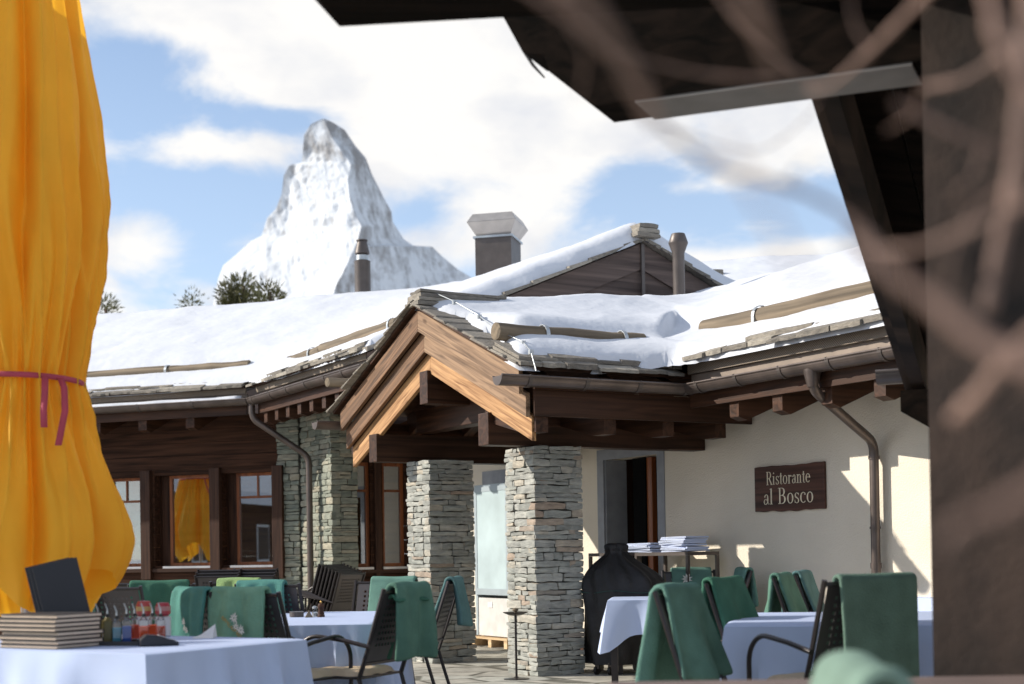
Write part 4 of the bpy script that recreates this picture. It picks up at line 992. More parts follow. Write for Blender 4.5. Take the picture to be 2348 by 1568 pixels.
# ------------------------------------------------------------ tables and cloths
def cloth(center, ang, w_, d_, z, drop, label, seed=0, corner=.12, amp=.03):
    rnd = random.Random(seed); K = 12; per = []; n = 26
    cs = [(-w_/2, -d_/2), (w_/2, -d_/2), (w_/2, d_/2), (-w_/2, d_/2)]
    for i in range(4):
        a_, b_ = Vector(cs[i]), Vector(cs[(i+1) % 4]); nn = (b_-a_).normalized(); no = Vector((nn.y, -nn.x))
        for k in range(n):
            t = k/n; p_ = a_+(b_-a_)*t; e = min(t, 1-t)*(b_-a_).length
            per.append((p_, no, e, 0 if t < .5 else 1, i))
    # smooth the outward normals at the corners
    N_ = len(per); nor = []
    for k in range(N_):
        v = Vector((0, 0))
        for q_ in range(-3, 4): v += per[(k+q_) % N_][1]
        nor.append(v.normalized())
    phs = [rnd.uniform(0, 6) for _ in range(6)]; rows = []
    for k in range(K+1):
        t = k/K; row = []
        for i, (p_, no, e, sd_, ed) in enumerate(per):
            c_ = math.exp(-(e/.13)**2); s_ = i/N_*2*PI
            f_ = amp*(t**.65)*(.9*math.sin(s_*11+phs[0]+t*.6)+.7*math.sin(s_*23+phs[1]-t)+.4*math.sin(s_*4+phs[2]))
            off = .006+.018*t+max(-.005, f_*(1-c_*.7)+amp*.9*t)+c_*.05*t
            off -= (.07*math.exp(-((e-.17)/.06)**2))*t*.6
            zz = z-drop*t*(1+corner/drop*c_) if t > 0 else z
            q_ = p_+nor[i]*off; row.append((q_.x, q_.y, zz+.004-(.004 if k == 0 else 0)))
        row.append(row[0]); rows.append(row)
    m = MB(); m.grid(rows); o_ = len(m.v)
    inn = [(per[i][0].x*.97, per[i][0].y*.97, z+.006) for i in range(N_)]; inn.append(inn[0])
    m.grid([inn, rows[0]]); m.add(inn[:-1], [tuple(range(N_))])
    o = m.build('tablecloth', M['clothblue'], None, frame(center[0], center[1], ang), True)
    tag(o, label, 'tablecloth', 'pale blue tablecloths'); return o
def table(center, ang, w_, d_, label, grp='terrace tables', z=.745, leg=.02, topm=None):
    t = thing('terrace_table', label, 'table', (center[0], center[1], 0), ang, grp)
    m = MB(); m.box(-w_/2, w_/2, -d_/2, d_/2, z-.03, z-.004); m.build('tabletop', topm or M['metal'], t, bevel=.004)
    for sx_ in (-1, 1):
        for sy_ in (-1, 1):
            m = MB(); m.box(sx_*(w_/2-.05)-leg, sx_*(w_/2-.05)+leg, sy_*(d_/2-.05)-leg, sy_*(d_/2-.05)+leg, 0, z-.031); m.build('leg', M['metal'], t)
    return t
def tc(corner, u, wl, vl):          # table from near corner and axis direction
    u = Vector(u).normalized(); v = Vector((-u.y, u.x)); c_ = Vector(corner)+u*wl/2+v*vl/2; return (c_.x, c_.y), math.atan2(u.y, u.x)
c_, an = tc((-1.71, 6.6), (.523, .852), 1.15, 1.9)
table(c_, an, 1.15, 1.9, 'serving table at the lower left under menus and bottles'); cloth(c_, an, 1.15, 1.9, .75, .62, 'pale blue cloth of the serving table holding menus and bottles', 1, .06, .055)
T0 = (Vector(c_), an)
c_, an = (-1.36, 10.15), math.radians(-2)
table(c_, an, 0.95, 2.0, 'table set with pepper mill and ashtray'); cloth(c_, an, .95, 2.0, .75, .58, 'pale blue cloth with hanging corner under the pepper mill and ashtray', 2, .34, .05)
c_, an = tc((.85, 12.76), (.98, -.12), 1.25, 1.05)
table(c_, an, 1.25, 1.05, 'square table beside the covered grill', leg=.03); cloth(c_, an, 1.25, 1.05, .75, .31, 'short pale blue cloth beside the covered grill', 3, .17, .035)
c_, an = tc((1.21, 8.15), (.975, -.2), 1.6, 1.7)
table(c_, an, 1.6, 1.7, 'right front table without any dishes'); cloth(c_, an, 1.6, 1.7, .75, .60, 'long pale blue cloth behind the large near chair', 4, .1, .05)
p_ = onz(2100, 1372, .75); table((p_.x+.75, p_.y+.3), .1, 1.4, 1.0, 'far right table partly hidden by the dark wall'); cloth((p_.x+.75, p_.y+.3), .1, 1.4, 1.0, .75, .4, 'pale blue cloth at the far right behind the dark wall', 5)
p_ = onz(1395, 1556, .75); table((p_.x+.75, p_.y-.42), -.0, 1.5, .8, 'bare brown table cut off by the bottom edge', topm=plain('grey_brown_table_top', (.16, .115, .10), .6))
# folded blue napkin lying on far cloth
# ---- things on the set table
def tb(x, y, z=.757): return onz(x, y, z)
p = tb(680, 1414); t = thing('ashtray', 'round dark ashtray on the set table', 'ashtray', (p.x, p.y, .757))
m = MB(); m.lathe([(.048, 0), (.052, .004), (.052, .034), (.046, .036), (.042, .03), (.04, .012), (0, .011)], 20); m.build('bowl', M['flue'], t, smooth=True)
m = MB(); m.tube([(-.05, 0, .037), (.05, 0, .037)], .004, 6); m.build('cigarette_rest', M['steel'], t)
p = tb(708, 1415); m = MB(); m.prism([(-.028, -.012, 0), (.028, -.012, 0), (0, -.012, .05)], (0, .024, 0)); o = m.build('table_marker', M['log'], None, frame(p.x, p.y, .2, .757)); tag(o, 'small wooden triangle table marker beside the salt shaker', 'table marker')
p = tb(722, 1414); t = thing('salt_shaker', 'clear glass salt shaker left of the pepper mill', 'salt shaker', (p.x, p.y, .757))
m = MB(); m.lathe([(.02, 0), (.021, .01), (.019, .05), (.018, .06)], 14); m.build('glass_body', M['bglass'], t, smooth=True); m = MB(); m.lathe([(.017, .003), (.017, .03), (0, .031)], 14); m.build('salt', M['white'], t); m = MB(); m.lathe([(.0195, .06), (.019, .07), (.01, .078), (0, .079)], 14); m.build('lid', M['steel'], t, smooth=True)
def mill(p, label):
    t = thing('pepper_mill', label, 'pepper mill', (p.x, p.y, .757))
    m = MB(); m.lathe([(.026, 0), (.027, .012), (.022, .02), (.024, .03), (.018, .045), (.022, .06), (.023, .068)], 18); m.build('body', M['dark_z'], t, smooth=True)
    m = MB(); m.lathe([(.022, .07), (.024, .082), (.018, .094), (.008, .098)], 18); m.build('head', M['dark_z'], t, smooth=True)
    m = MB(); m.lathe([(.006, .098), (.009, .106), (.005, .114), (0, .115)], 12); m.build('brass_knob', plain('brass', (.6, .38, .12), .3, .8), t, smooth=True)
mill(tb(736, 1414), 'small dark wooden pepper mill with brass knob on the set table')
mill(onz(1556, 1368, .757), 'pepper mill on the square table beside the covered grill')
p = onz(1503, 1369, .757); m = MB(); m.lathe([(.032, 0), (.036, .07), (.033, .07), (.03, .006), (0, .005)], 16); o = m.build('drinking_glass', M['bglass'], None, frame(p.x, p.y, 0, .757), True); tag(o, 'clear drinking glass near the left edge of the square table', 'glass')
# ---- things on the serving table
def menu(x, y, z, k, ang):
    t = thing('menu_folder', ['lowest', 'second lowest', 'third lowest', 'fourth lowest', 'fourth from top', 'third from top', 'second from top', 'topmost'][k]+' dark covered menu of the pile on the serving table', 'menu', (x, y, z), ang, 'menus piled on the serving table')
    jx, jy = random.uniform(-.008, .008), random.uniform(-.008, .008)
    m = MB(); m.box(jx, .30+jx, jy, .42+jy, 0, .0035); m.box(jx, .30+jx, jy, .42+jy, .0165, .020); m.box(jx+.296, jx+.30, jy, .42+jy, .0035, .0165); m.build('cover', M['menu_dark'], t)
    m = MB(); m.box(jx+.006, .29+jx, jy+.001, .414+jy, .0038, .0162); m.build('pages', M['paper'], t)
p = onz(128, 1489, .757)
for k in range(8): menu(p.x, p.y, .757+.0215*k, k, an_ := T0[1]+.0)
def onT0(x, y): return onz(x, y, .757)
for k in range(3):      # standing black folders leaning back
    p = onT0(178+k*-13, 1476)+Vector((0, .03*k, 0)); fr = Matrix.Translation((p.x, p.y, .757)) @ Matrix.Rotation(math.radians(14), 4, 'Z') @ Matrix.Rotation(math.radians(-13), 4, 'Y') @ Matrix.Rotation(math.radians(-6), 4, 'X')
    m = MB(); m.box(-.13, .10, 0, .012, 0, .445); o = m.build('menu_folder', M['menu_black'], None, fr, bevel=.003)
    tag(o, ['front tall black folder leaning upright against the parasol', 'middle tall black folder leaning upright against the parasol', 'rear tall black folder leaning upright against the parasol'][k], 'menu', 'black folders standing behind the menu pile')
tr = onT0(300, 1478); t = thing('bottle_tray', 'flat dark tray under the oil and vinegar bottles', 'tray', (tr.x, tr.y, .757), T0[1]-PI/2+.3)
m = MB(); m.box(-.19, .19, -.08, .10, 0, .006); m.build('base', M['menu_dark'], t); m = MB()
for a_ in ((-.19, .19, -.08, -.074, .0062, .022), (-.19, .19, .094, .10, .0062, .022), (-.19, -.184, -.0738, .0938, .0062, .022), (.184, .19, -.0738, .0938, .0062, .022)): m.box(*a_)
m.build('rim', M['menu_dark'], t)
liq = {'olive': plain('olive_oil', (.12, .09, .012), .3), 'teal': plain('teal_label', (.05, .26, .38), .5), 'blue': plain('blue_label', (.01, .08, .38), .5), 'red': plain('red_vinegar', (.75, .09, .01), .25), 'red2': plain('dark_red_vinegar', (.50, .05, .015), .25)}
bt = [(225, 'olive', 1, 'squat olive oil bottle at the left end of the tray'), (247, 'olive', 0, 'tall olive oil bottle second from the left on the tray'), (268, 'teal', 0, 'bottle with striped teal label on the tray'), (291, 'blue', 0, 'bottle with deep blue label on the tray'),
      (309, 'red2', 1, 'dark red bottle just right of the deep blue one, on the back of the tray'), (330, 'red', 0, 'vinegar bottle with orange red filling, left of the three red ones'), (350, 'red', 1, 'vinegar bottle in the middle of the three red ones'), (369, 'red2', 0, 'vinegar bottle at the right end of the tray')]
for k, (x, col, back, lab) in enumerate(bt):
    p = onT0(x, 1476-back*8); t = thing('sauce_bottle', lab, 'bottle', (p.x, p.y, .764), .3, 'oil and vinegar bottles on the tray')
    h_ = .105+.01*(k % 2); s_ = .0235; m = MB(); m.box(-s_, s_, -s_, s_, .0, h_); m.tube([(0, 0, h_), (0, 0, h_+.012), (0, 0, h_+.018)], [.022, .013, .013], 12); m.build('glass_body', M['bglass'] if col not in ('olive',) else liq['olive'], t, bevel=.004)
    if col != 'olive': m = MB(); m.box(-s_+.002, s_-.002, -s_+.002, s_-.002, .004, h_*.74); m.build('filling', liq[col], t)
    m = MB(); m.tube([(0, 0, h_+.018), (0, 0, h_+.034)], .011, 10); m.build('stopper', M['black'], t)
    m = MB(); m.tube([(0, 0, h_+.034), (0, .002, h_+.055), (-.012, 0, h_+.088)], [.005, .004, .003], 8); m.build('pourer_spout', M['steel'], t)
for x, c1, lab, lbl in ((318, (.45, .06, .05), 'upright pack of sauce sachets with yellow spot behind the bottles', (.55, .35, .12)), (362, (.38, .03, .04), 'dark red pack of sauce sachets behind the red bottles', (.45, .2, .18))):
    p = onT0(x, 1462); t = thing('sauce_pack', lab, 'sauce pack', (p.x, p.y+.12, .757), .15)
    h_ = .20 if x == 318 else .19
    m = MB(); m.box(-.042, .042, -.025, .025, 0, .115); m.build('holder', plain('white_carton', (.62, .58, .55), .5), t, bevel=.01)
    m = MB(); m.lathe([(.03, .116), (.043, .13), (.042, h_-.02), (.032, h_), (0, h_+.002)], 18); m.build('packet', plain('printed_foil', c1, .35), t, smooth=True)
    m = MB(); m.lathe([(.0435, .145), (.0435, .17)], 18); m.build('label_patch', plain('label_print', lbl, .4), t, smooth=True)
p = onT0(366, 1480); t = thing('card_terminal', 'black card payment terminal with grey keypad right of the bottles', 'card terminal', (p.x, p.y, .757), -1.15)
m = MB(); m.prism([(-.04, -.1, 0), (-.04, .09, 0), (-.04, .09, .018), (-.04, -.02, .055), (-.04, -.07, .06), (-.04, -.1, .035)], (.08, 0, 0)); m.build('body', M['menu_black'], t, bevel=.006)
kf = Matrix.Translation((0, .035, .038)) @ Matrix.Rotation(math.radians(-18.6), 4, 'X'); m = MB(); m.box(-.03, .03, -.045, .045, .0, .003, kf); m.build('keypad', M['sill'], t)
p = onz(468, 1463, .757); m = MB(); m.add([(-.07, 0, 0), (.05, -.02, 0), (.06, .05, .005), (.055, .03, .075), (-.02, .02, .02)], [(0, 1, 3, 4), (1, 2, 3), (0, 4, 3, 2)]); o = m.build('paper_napkin', M['white'], None, frame(p.x, p.y, 0, .757)); tag(o, 'folded white napkin between the teal and pale green blankets', 'napkin')
# ------------------------------------------------------------ yellow parasol, closed
UY = 8.35; ux = atY(58, 1284, UY); zy = lambda y: 1.2+(1284-y)/F*UY
prof = [(-60, 120), (0, 132), (100, 150), (250, 174), (400, 185), (520, 186), (620, 182), (700, 168), (760, 154), (820, 140), (862, 128), (880, 124), (900, 130), (960, 148), (1030, 168), (1100, 190), (1160, 214), (1210, 230), (1245, 234), (1290, 224), (1330, 205), (1370, 180), (1410, 155)]
t = thing('closed_parasol', 'tall closed yellow parasol tied with a red band', 'parasol', (ux.x, ux.y, 0))
rnd = random.Random(5); NA = 360; rows = []; NZ = 110
amp = [(rnd.uniform(0, 6.28), k) for k in (5, 8, 13, 21)]
def ri_(y):
    for (y0, r0), (y1, r1) in zip(prof, prof[1:]):
        if y0 <= y <= y1: t_ = (y-y0)/(y1-y0); return r0+(r1-r0)*t_
    return prof[-1][1]
tips = [rnd.uniform(0, 1) for _ in range(9)]
for i in range(NZ+1):
    row = []
    for j in range(NA+1):
        th = 2*PI*(j % NA)/NA
        fr_b = .5+.5*math.cos(th*4+.6); yb = 1425-120*(fr_b**1.3)+14*math.sin(th*9+2)      # ragged hem: panel corners hang lower
        y = -60+(yb+60)*(i/NZ); r_ = ri_(y)/F*UY
        g_ = abs(y-878)/ (500 if y < 878 else 330); g_ = min(1, g_)
        tw_ = .0006*(y-878)+.25*noise.noise(Vector((math.cos(th)*1.2, math.sin(th)*1.2, y*.0016)))
        n_big = 7 if y < 878 else 8; bl2 = .5+.5*math.sin(th*n_big+tw_*2+1.0)
        pleat = -(.36*(.35+.65*g_))*(1-bl2)**5                      # deep sharp pleats
        rg = 1-abs(math.sin(th*12.5+.8*math.sin(y*.006+th)+1.5*noise.noise(Vector((th*2, y*.003, 7)))))
        fine = .15*(1-g_*.78)*(rg**2-.35)+.05*(1-g_*.8)*math.sin(th*31+2*math.sin(y*.01+th*2))+.03*g_*(1-abs(math.sin(th*7+y*.002)))**3
        wv = .05*g_*noise.noise(Vector((math.cos(th)*2.0, math.sin(th)*2.0, y*.0022+3)))*2
        rr = r_*(1+pleat+fine+wv)
        row.append((rr*math.cos(th), rr*math.sin(th), zy(y)))
    rows.append(row)
m = MB(); m.grid(rows); m.build('canopy', M['yellow'], t, smooth='all')
m = MB(); m.tube([(0, 0, 0), (0, 0, 4.9)], .03, 14); m.build('pole', M['steel'], t, smooth=True)
m = MB(); m.box(-.3, .3, -.3, .3, .005, .07); m.build('base', M['grey_frame'], t, bevel=.01)
tie = MB(); rows = []
for z_, rr_ in ((zy(872)+.0, 0), (zy(884), 0)):
    rows.append([(ri_(878)/F*UY*1.07*math.cos(2*PI*k/60), ri_(878)/F*UY*1.07*math.sin(2*PI*k/60), z_+.012*math.sin(2*PI*k/60+3.6)) for k in range(61)])
tie.grid(rows); o = tie.build('tie_band', M['redtie'], t, smooth='all'); sd = o.modifiers.new('thickness', 'SOLIDIFY'); sd.thickness = .006
R_ = ri_(878)/F*UY
for k, (a_, pts_) in enumerate(((-.87, [(0, 0), (.01, -.10), (.015, -.2), (.03, -.30)]), (-.60, [(0, 0), (.03, -.06), (.05, -.2), (.035, -.40)]))):
    m = MB(); l_ = []; r2 = []
    for dx, dz in pts_:
        c_ = Vector((R_*1.10*math.cos(a_)+dx, R_*1.10*math.sin(a_)-.03-abs(dz)*.40, zy(878)+dz)); l_.append(c_-Vector((.018, 0, 0))); r2.append(c_+Vector((.018, .008, 0)))
    m.grid([l_, r2]); o = m.build('tie_end', M['redtie'], t, smooth='all'); sd = o.modifiers.new('thickness', 'SOLIDIFY'); sd.thickness = .004
t2 = copytree(t); t2.matrix_basis = Matrix.Translation((-14.2, 13.95, 0)) @ Matrix.Rotation(1.1, 4, 'Z') @ Matrix.Scale(1.35, 4); t2['label'] = 'second closed yellow parasol, seen only as a reflection in the middle window'
ct = thing('added_chalet', 'timber chalet added out of view, only to be mirrored in the left window panes', 'building', (-26, 2, 0), math.radians(62))  # unseen building, added to give the window panes something to reflect
m = MB()
for k in range(16): m.box(-7, 7, random.uniform(-.01, .01), .3, k*.2, k*.2+.196)
m.build('timber_wall', M['wall_wood'], ct)
m = MB(); m.hexa([(-8, -1, 2.9), (8, -1, 2.9), (8, 4, 5), (-8, 4, 5)], [(-8, -1, 3.3), (8, -1, 3.3), (8, 4, 5.4), (-8, 4, 5.4)]); m.build('snowy_roof', M['snow'], ct)
for x in (-5.6, -2.9, 0, 2.7, 5.4):
    m = MB(); m.box(x-.55, x+.55, -.04, -.012, 1.0, 2.3); w_ = m.build('window', M['white'], ct)
    m = MB(); m.box(x-.47, x+.47, -.06, -.041, 1.08, 2.22); m.build('pane', M['glass_dark'], w_)
# ------------------------------------------------------------ covered grill
gp_ = onz(1432, 1548, 0); t = thing('covered_grill', 'round kettle grill on castors under a creased black fabric cover', 'grill', (gp_.x, gp_.y+.28, 0), 0)
rows = []; n = 72; gz = [(.10, .335), (.2, .335), (.4, .355), (.62, .375), (.80, .385), (.90, .38), (.98, .33), (1.06, .24), (1.13, .15), (1.17, .10), (1.20, .10), (1.235, .11), (1.262, .09), (1.27, .03)]
for z_, r_ in gz:
    row = []
    for k in range(n+1):
        th = 2*PI*(k % n)/n; ex = 1+.10*max(0, math.cos(th))**2*(1 if .3 < z_ < .95 else .4); c_ = .022*math.sin(th*7+z_*3)+.016*math.sin(th*13+z_*9)+.07*noise.noise(Vector((math.cos(th)*2, math.sin(th)*2, z_*5)))
        rr = r_*ex+(c_*(1 if z_ < 1.0 else .45)); row.append((rr*math.cos(th)*1.0+(.0 if z_ < 1 else -.04), rr*math.sin(th)*.9, z_))
    rows.append(row)
m = MB(); m.grid(rows); o = m.build('fabric_cover', M['cover'], t, smooth='all')
ss = o.modifiers.new('smooth', 'SUBSURF'); ss.levels = ss.render_levels = 1
seam = [(rows[4][k][0]*1.012, rows[4][k][1]*1.012, .80+.012*math.sin(k*.4)) for k in range(n+1)]; m = MB(); m.tube(seam, .003, 5); m.build('piping', plain('dark_green_piping', (.01, .06, .05), .6), t)
m = MB(); m.tube([(.11*math.cos(a_)-.04, .1*math.sin(a_), 1.20+.008*math.sin(a_*3)) for a_ in [2*PI*k/20 for k in range(21)]], .008, 6); m.build('drawcord', M['black'], t)
for (dx, dy) in ((-.26, -.2), (-.14, -.27), (.25, -.2), (.15, .22), (-.2, .2)):
    w_ = MB(); wm = Matrix.Translation((dx, dy, .045)) @ Matrix.Rotation(dx*3, 4, 'Z') @ Matrix.Rotation(PI/2, 4, 'Y')
    w_.lathe([(.012, -.014), (.04, -.014), (.044, -.008), (.044, .008), (.04, .014), (.012, .014)], 20); wv = w_.build('castor_wheel', M['black'], t); wv.matrix_basis = wm
    w_ = MB(); w_.box(-.018, .018, -.02, .03, .06, .12); o = w_.build('castor_fork', M['flue'], wv); o.matrix_basis = wm.inverted() @ Matrix.Translation((dx, dy, 0))
# ------------------------------------------------------------ napkin stands by the wall
def stand(b0, a0, a1, depth, h, label):
    c_ = W(b0, (a0+a1)/2); t = thing('service_stand', label, 'side table', (c_.x, c_.y, 0), math.radians(-60), 'slim metal service stands'); hl = abs(a1-a0)/2
    m = MB(); m.box(-hl, hl, 0, depth, h-.035, h); m.build('tabletop', M['flue'], t)
    for sx_ in (-1, 1):
        for y in (.0, depth-.03):
            m = MB(); m.box(sx_*hl-(.035 if sx_ > 0 else 0), sx_*hl+(.035 if sx_ < 0 else 0), y, y+.03, 0, h-.036); m.build('leg', M['flue'], t)
    return t
stand(8.62, 12.35, 11.43, .4, 1.17, 'slim dark metal stand under the folded napkins by the wall')
stand(8.45, 12.98, 12.55, .4, 1.17, 'slim metal stand just behind the covered grill')
def napkins(b, a, n, z, ang, lab, w_=.26, d_=.34):
    p_ = W(b, a); 
    for k in range(n):
        m = MB(); rows = []
        jx, jy, ja = random.uniform(-.02, .02), random.uniform(-.02, .02), ang+random.uniform(-.10, .10)
        h_ = .018
        for layer in range(4):
            zz_ = .0045*layer+.001
            m.box(-w_/2+jx+.003*layer, w_/2+jx-.002*(layer % 2), -d_/2+jy, d_/2+jy-.004*layer, zz_, zz_+.0032)
        pts_ = [(w_/2+jx+.006*math.cos(a2)-.002, 0, .009+.009*math.sin(a2)) for a2 in [-PI/2+PI*q2/6 for q2 in range(7)]]
        m.prism([Vector((px, -d_/2+jy, pz_)) for px, _, pz_ in pts_], (0, d_, 0))
        o = m.build('folded_napkin', M['napkin'], None, frame(p_.x, p_.y, ja, z+.0195*k) @ Matrix.Rotation(random.uniform(-.035, .035), 4, 'Y'))
        o.modifiers.new('s', 'SUBSURF').levels = 0; o.modifiers.remove(o.modifiers[0])
        tag(o, lab % ['lowest', 'second', 'third', 'fourth', 'fifth', 'sixth', 'seventh', 'eighth'][k], 'napkin', 'folded pale blue napkins on the stand')
napkins(8.80, 11.72, 8, 1.173, math.radians(-60), '%s folded napkin, counted upward, in the high pile nearest the sign', .40, .3)
napkins(8.76, 12.32, 5, 1.173, math.radians(-50), '%s folded napkin, counted upward, in the low pile nearest the doorway', .34, .3)
# ------------------------------------------------------------ ashtray stand by front pillar
p = onz(1184, 1558, 0); t = thing('standing_ashtray', 'slender black standing ashtray in front of the right stone pillar', 'standing ashtray', (p.x, p.y, 0))
m = MB(); m.lathe([(.12, .004), (.12, .012), (.03, .022), (.012, .03)], 28); m.build('base', M['metal'], t, smooth=True)
m = MB(); m.lathe([(.011, .02), (.011, .60)], 12); m.build('stem', M['metal'], t, smooth=True)
m = MB(); m.lathe([(.012, .598), (.06, .605), (.115, .628), (.12, .635), (.112, .632), (.05, .612), (0, .61)], 28); m.build('dish', M['metal'], t, smooth=True)
m = MB(); m.lathe([(.012, .61), (.014, .64), (.03, .65), (.024, .668), (0, .675)], 14); m.build('knob', M['log'], t, smooth=True)
# ------------------------------------------------------------ glass fronted display fridge on pallet
FQ = eaveframe(8.75); f0 = -16.11; f1 = -15.2
pm = W(8.95, 15.66); t = thing('display_fridge', 'tall glass fronted display fridge between the stone pillars', 'fridge', (pm.x, pm.y, .12), math.radians(-60))
def Q(mb, name, mat, **k): return mb.build(name, mat, t, FQ, **k)
m = MB(); m.box(f0, f0+.05, .0, .36, .14, 2.06); m.box(f1-.05, f1, .0, .36, .14, 2.06); m.box(f0+.05, f1-.05, .0, .36, 2.0, 2.06); m.box(f0+.05, f1-.05, .31, .36, .14, 2.0); Q(m, 'cabinet', M['fridge'])
m = MB(); m.box(f0+.051, f1-.051, .01, .3, .141, .62); Q(m, 'lower_panel', M['fpanel'])
m = MB(); m.box(f0+.3, f0+.42, .004, .009, .50, .57); Q(m, 'rating_label', M['white'])
m = MB(); m.box(f0+.02, f0+.085, -.02, -.001, .66, 2.03); m.box(f1-.085, f1-.02, -.02, -.001, .66, 2.03); m.box(f0+.085, f1-.085, -.02, -.001, .66, .74); m.box(f0+.085, f1-.085, -.02, -.001, 1.97, 2.03); dr = Q(m, 'door', M['fridge'])
m = MB(); m.box(f0+.08, f1-.08, -.014, -.008, .735, 1.975); m.build('pane', M['pale_reflection'], dr, FQ)  # pane is pale in place of a mirrored snowy landscape
m = MB(); m.box(f0+.05, f1-.05, .29, .305, .625, 1.99); Q(m, 'back_lining', M['white'])
for z_ in (.8, 1.05, 1.3, 1.55, 1.78):
    m = MB(); m.box(f0+.055, f1-.055, .03, .28, z_, z_+.012); Q(m, 'shelf', M['fglass'])
pm = W(8.92, 15.66); tp = thing('wooden_pallet', 'small new wooden pallet under the display fridge', 'pallet', (pm.x, pm.y, .005), math.radians(-60))
for y in (-.25, -.08, .1): m = MB(); m.box(-.48, .48, y, y+.13, .10, .122); m.build('deck_board', M['pallet'], tp)
for x in (-.46, -.02, .38): m = MB(); m.box(x, x+.08, -.24, .22, .0, .099); m.build('block', M['pallet'], tp)
# ------------------------------------------------------------ dark neighbouring chalet at the right (camera stands beside it)
nc = thing('neighbouring_chalet', 'blackened timber chalet corner with overhanging roof at the right edge', 'building', (2.6, 7.2, 0))
I4 = Matrix.Identity(4)
def NC(mb, name, mat, fr=I4, parent=None, **k): return mb.build(name, mat, parent or nc, fr, **k)
vd = Vector((.41, .912, 0)).normalized(); pd = Vector((vd.y, -vd.x, 0))     # verge direction (away), across (to the right)
Vb = Vector((2.53, 9.0, 2.33)); sl_n = .42
def vp(s_, o_=0, dz=0): return Vb-vd*s_+pd*o_+Vector((0, 0, sl_n*s_+dz))      # s_ metres up the verge from its low end
VF = Matrix.Translation(vp(0)) @ (-vd+Vector((0, 0, sl_n))).to_track_quat('X', 'Z').to_matrix().to_4x4()
m = MB(); L_ = 4.6
# roof planks underside
for k in range(13):
    o0, o1 = .02+.28*k, .02+.28*k+.27
    m.hexa([vp(-.05, o0, .06), vp(-.05, o1, .06), vp(L_, o1, .06), vp(L_, o0, .06)], [vp(-.05, o0, .1), vp(-.05, o1, .1), vp(L_, o1, .1), vp(L_, o0, .1)])
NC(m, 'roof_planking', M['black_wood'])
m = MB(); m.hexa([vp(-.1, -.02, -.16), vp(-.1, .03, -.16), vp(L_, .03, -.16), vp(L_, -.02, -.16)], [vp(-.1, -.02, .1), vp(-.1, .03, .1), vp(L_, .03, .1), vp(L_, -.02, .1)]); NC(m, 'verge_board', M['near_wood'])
m = MB(); m.hexa([vp(-.05, .04, -.22), vp(-.05, .12, -.22), vp(L_, .12, -.22), vp(L_, .04, -.22)], [vp(-.05, .04, .055), vp(-.05, .12, .055), vp(L_, .12, .055), vp(L_, .04, .055)]); NC(m, 'verge_rafter', M['near_wood'])
m = MB(); s_ = -.15
while s_ < L_:
    w_ = random.uniform(.25, .4)
    for k in range(6):
        a0, a1 = s_+w_*k/6, s_+w_*(k+1)/6; j = random.uniform(-.015, .015)-.07
        m.hexa([vp(a0, j, .101), vp(a0, .5, .101), vp(a1, .5, .101), vp(a1, j, .101)], [vp(a0, j, .15), vp(a0, .5, .15), vp(a1, .5, .15), vp(a1, j, .15)])
    s_ += w_
NC(m, 'verge_slates', M['slate'])
# gutter at the low eave
GN = Matrix.Translation(vp(-.02, 0, 0)) @ Matrix.Rotation(math.atan2(pd.y, pd.x), 4, 'Z')
m = MB(); n = 10; r_ = .08
for x0, x1 in ((-.22, 3.2),):
    o0 = [(x0, .13+r_*math.cos(PI+PI*k/n), r_*math.sin(PI+PI*k/n)) for k in range(n+1)]; o1 = [(x1, y, z) for _, y, z in o0]
    for k in range(n): m.add([o0[k], o1[k], o1[k+1], o0[k+1]], [(0, 1, 2, 3)])
    m.add(o0, [tuple(range(n+1))]); m.tube([(x0, .13-r_, 0), (x1, .13-r_, 0)], .012, 8); m.tube([(x0, .13+r_, 0), (x1, .13+r_, 0)], .01, 8)
NC(m, 'gutter', M['flue'], GN, smooth=True)
# corbel under the low end
m = MB(); m.prism([vp(.0, -.02, -.17), vp(.0, -.02, -.30), vp(.02, .25, -.48), vp(.02, .8, -.52), vp(.02, .8, -.17)], vd*-.22); NC(m, 'corbel', M['black_wood'])
# projecting stacked beams of the ridge, in a vertical plane running to the left
pb = Vector((1.38, 6.2, 0)); pdir = Vector((-.91, .41, 0)).normalized(); pn = Vector((pdir.y, -pdir.x, 0)).normalized()
if pn.y < 0: pn = -pn
def onb(x, y, o_=0): return onpl(x, y, pb+pn*o_, pn)
prof2 = [(1196, -160), (1194, 40), (1207, 80), (1253, 163), (1300, 168), (1312, 206), (1408, 281), (2113, 188), (2600, 120), (2600, -160)]
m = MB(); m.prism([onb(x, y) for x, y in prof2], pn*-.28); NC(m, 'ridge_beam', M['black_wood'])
q0, q1 = onb(1500, 268.5), onb(2113, 188); m = MB(); m.prism([q0, q1, q1-pn*.275, q0-pn*.275], (0, 0, -.012)); NC(m, 'lit_underside_strip', plain('lit_underside_grey', (.20, .19, .185), .6, .1))  # grey slab under the beam, its lit underside put into the colour
pb1 = Vector((0, 5.6, 0)); n1 = Vector((.17, 1, 0)).normalized()
def onq(x, y): return onpl(x, y, pb1, n1)
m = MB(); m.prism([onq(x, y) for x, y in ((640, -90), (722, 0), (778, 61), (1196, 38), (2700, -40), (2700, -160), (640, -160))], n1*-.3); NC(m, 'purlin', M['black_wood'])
# bracket and cable at the beam end
m = MB(); c1 = [onb(x, y, -.03) for x, y in ((1205, 38), (1185, 50), (1176, 62), (1182, 78), (1205, 84))]; m.tube(c1, .008, 8); NC(m, 'bracket', M['steel'], smooth=True)
m = MB(); c1 = [onb(x, y, -.03) for x, y in ((1200, 60), (1197, 100), (1203, 120), (1222, 150), (1248, 178))]; m.tube(c1, [.008, .008, .009, .008, .004], 8); NC(m, 'cable_end', M['black'], smooth=True)
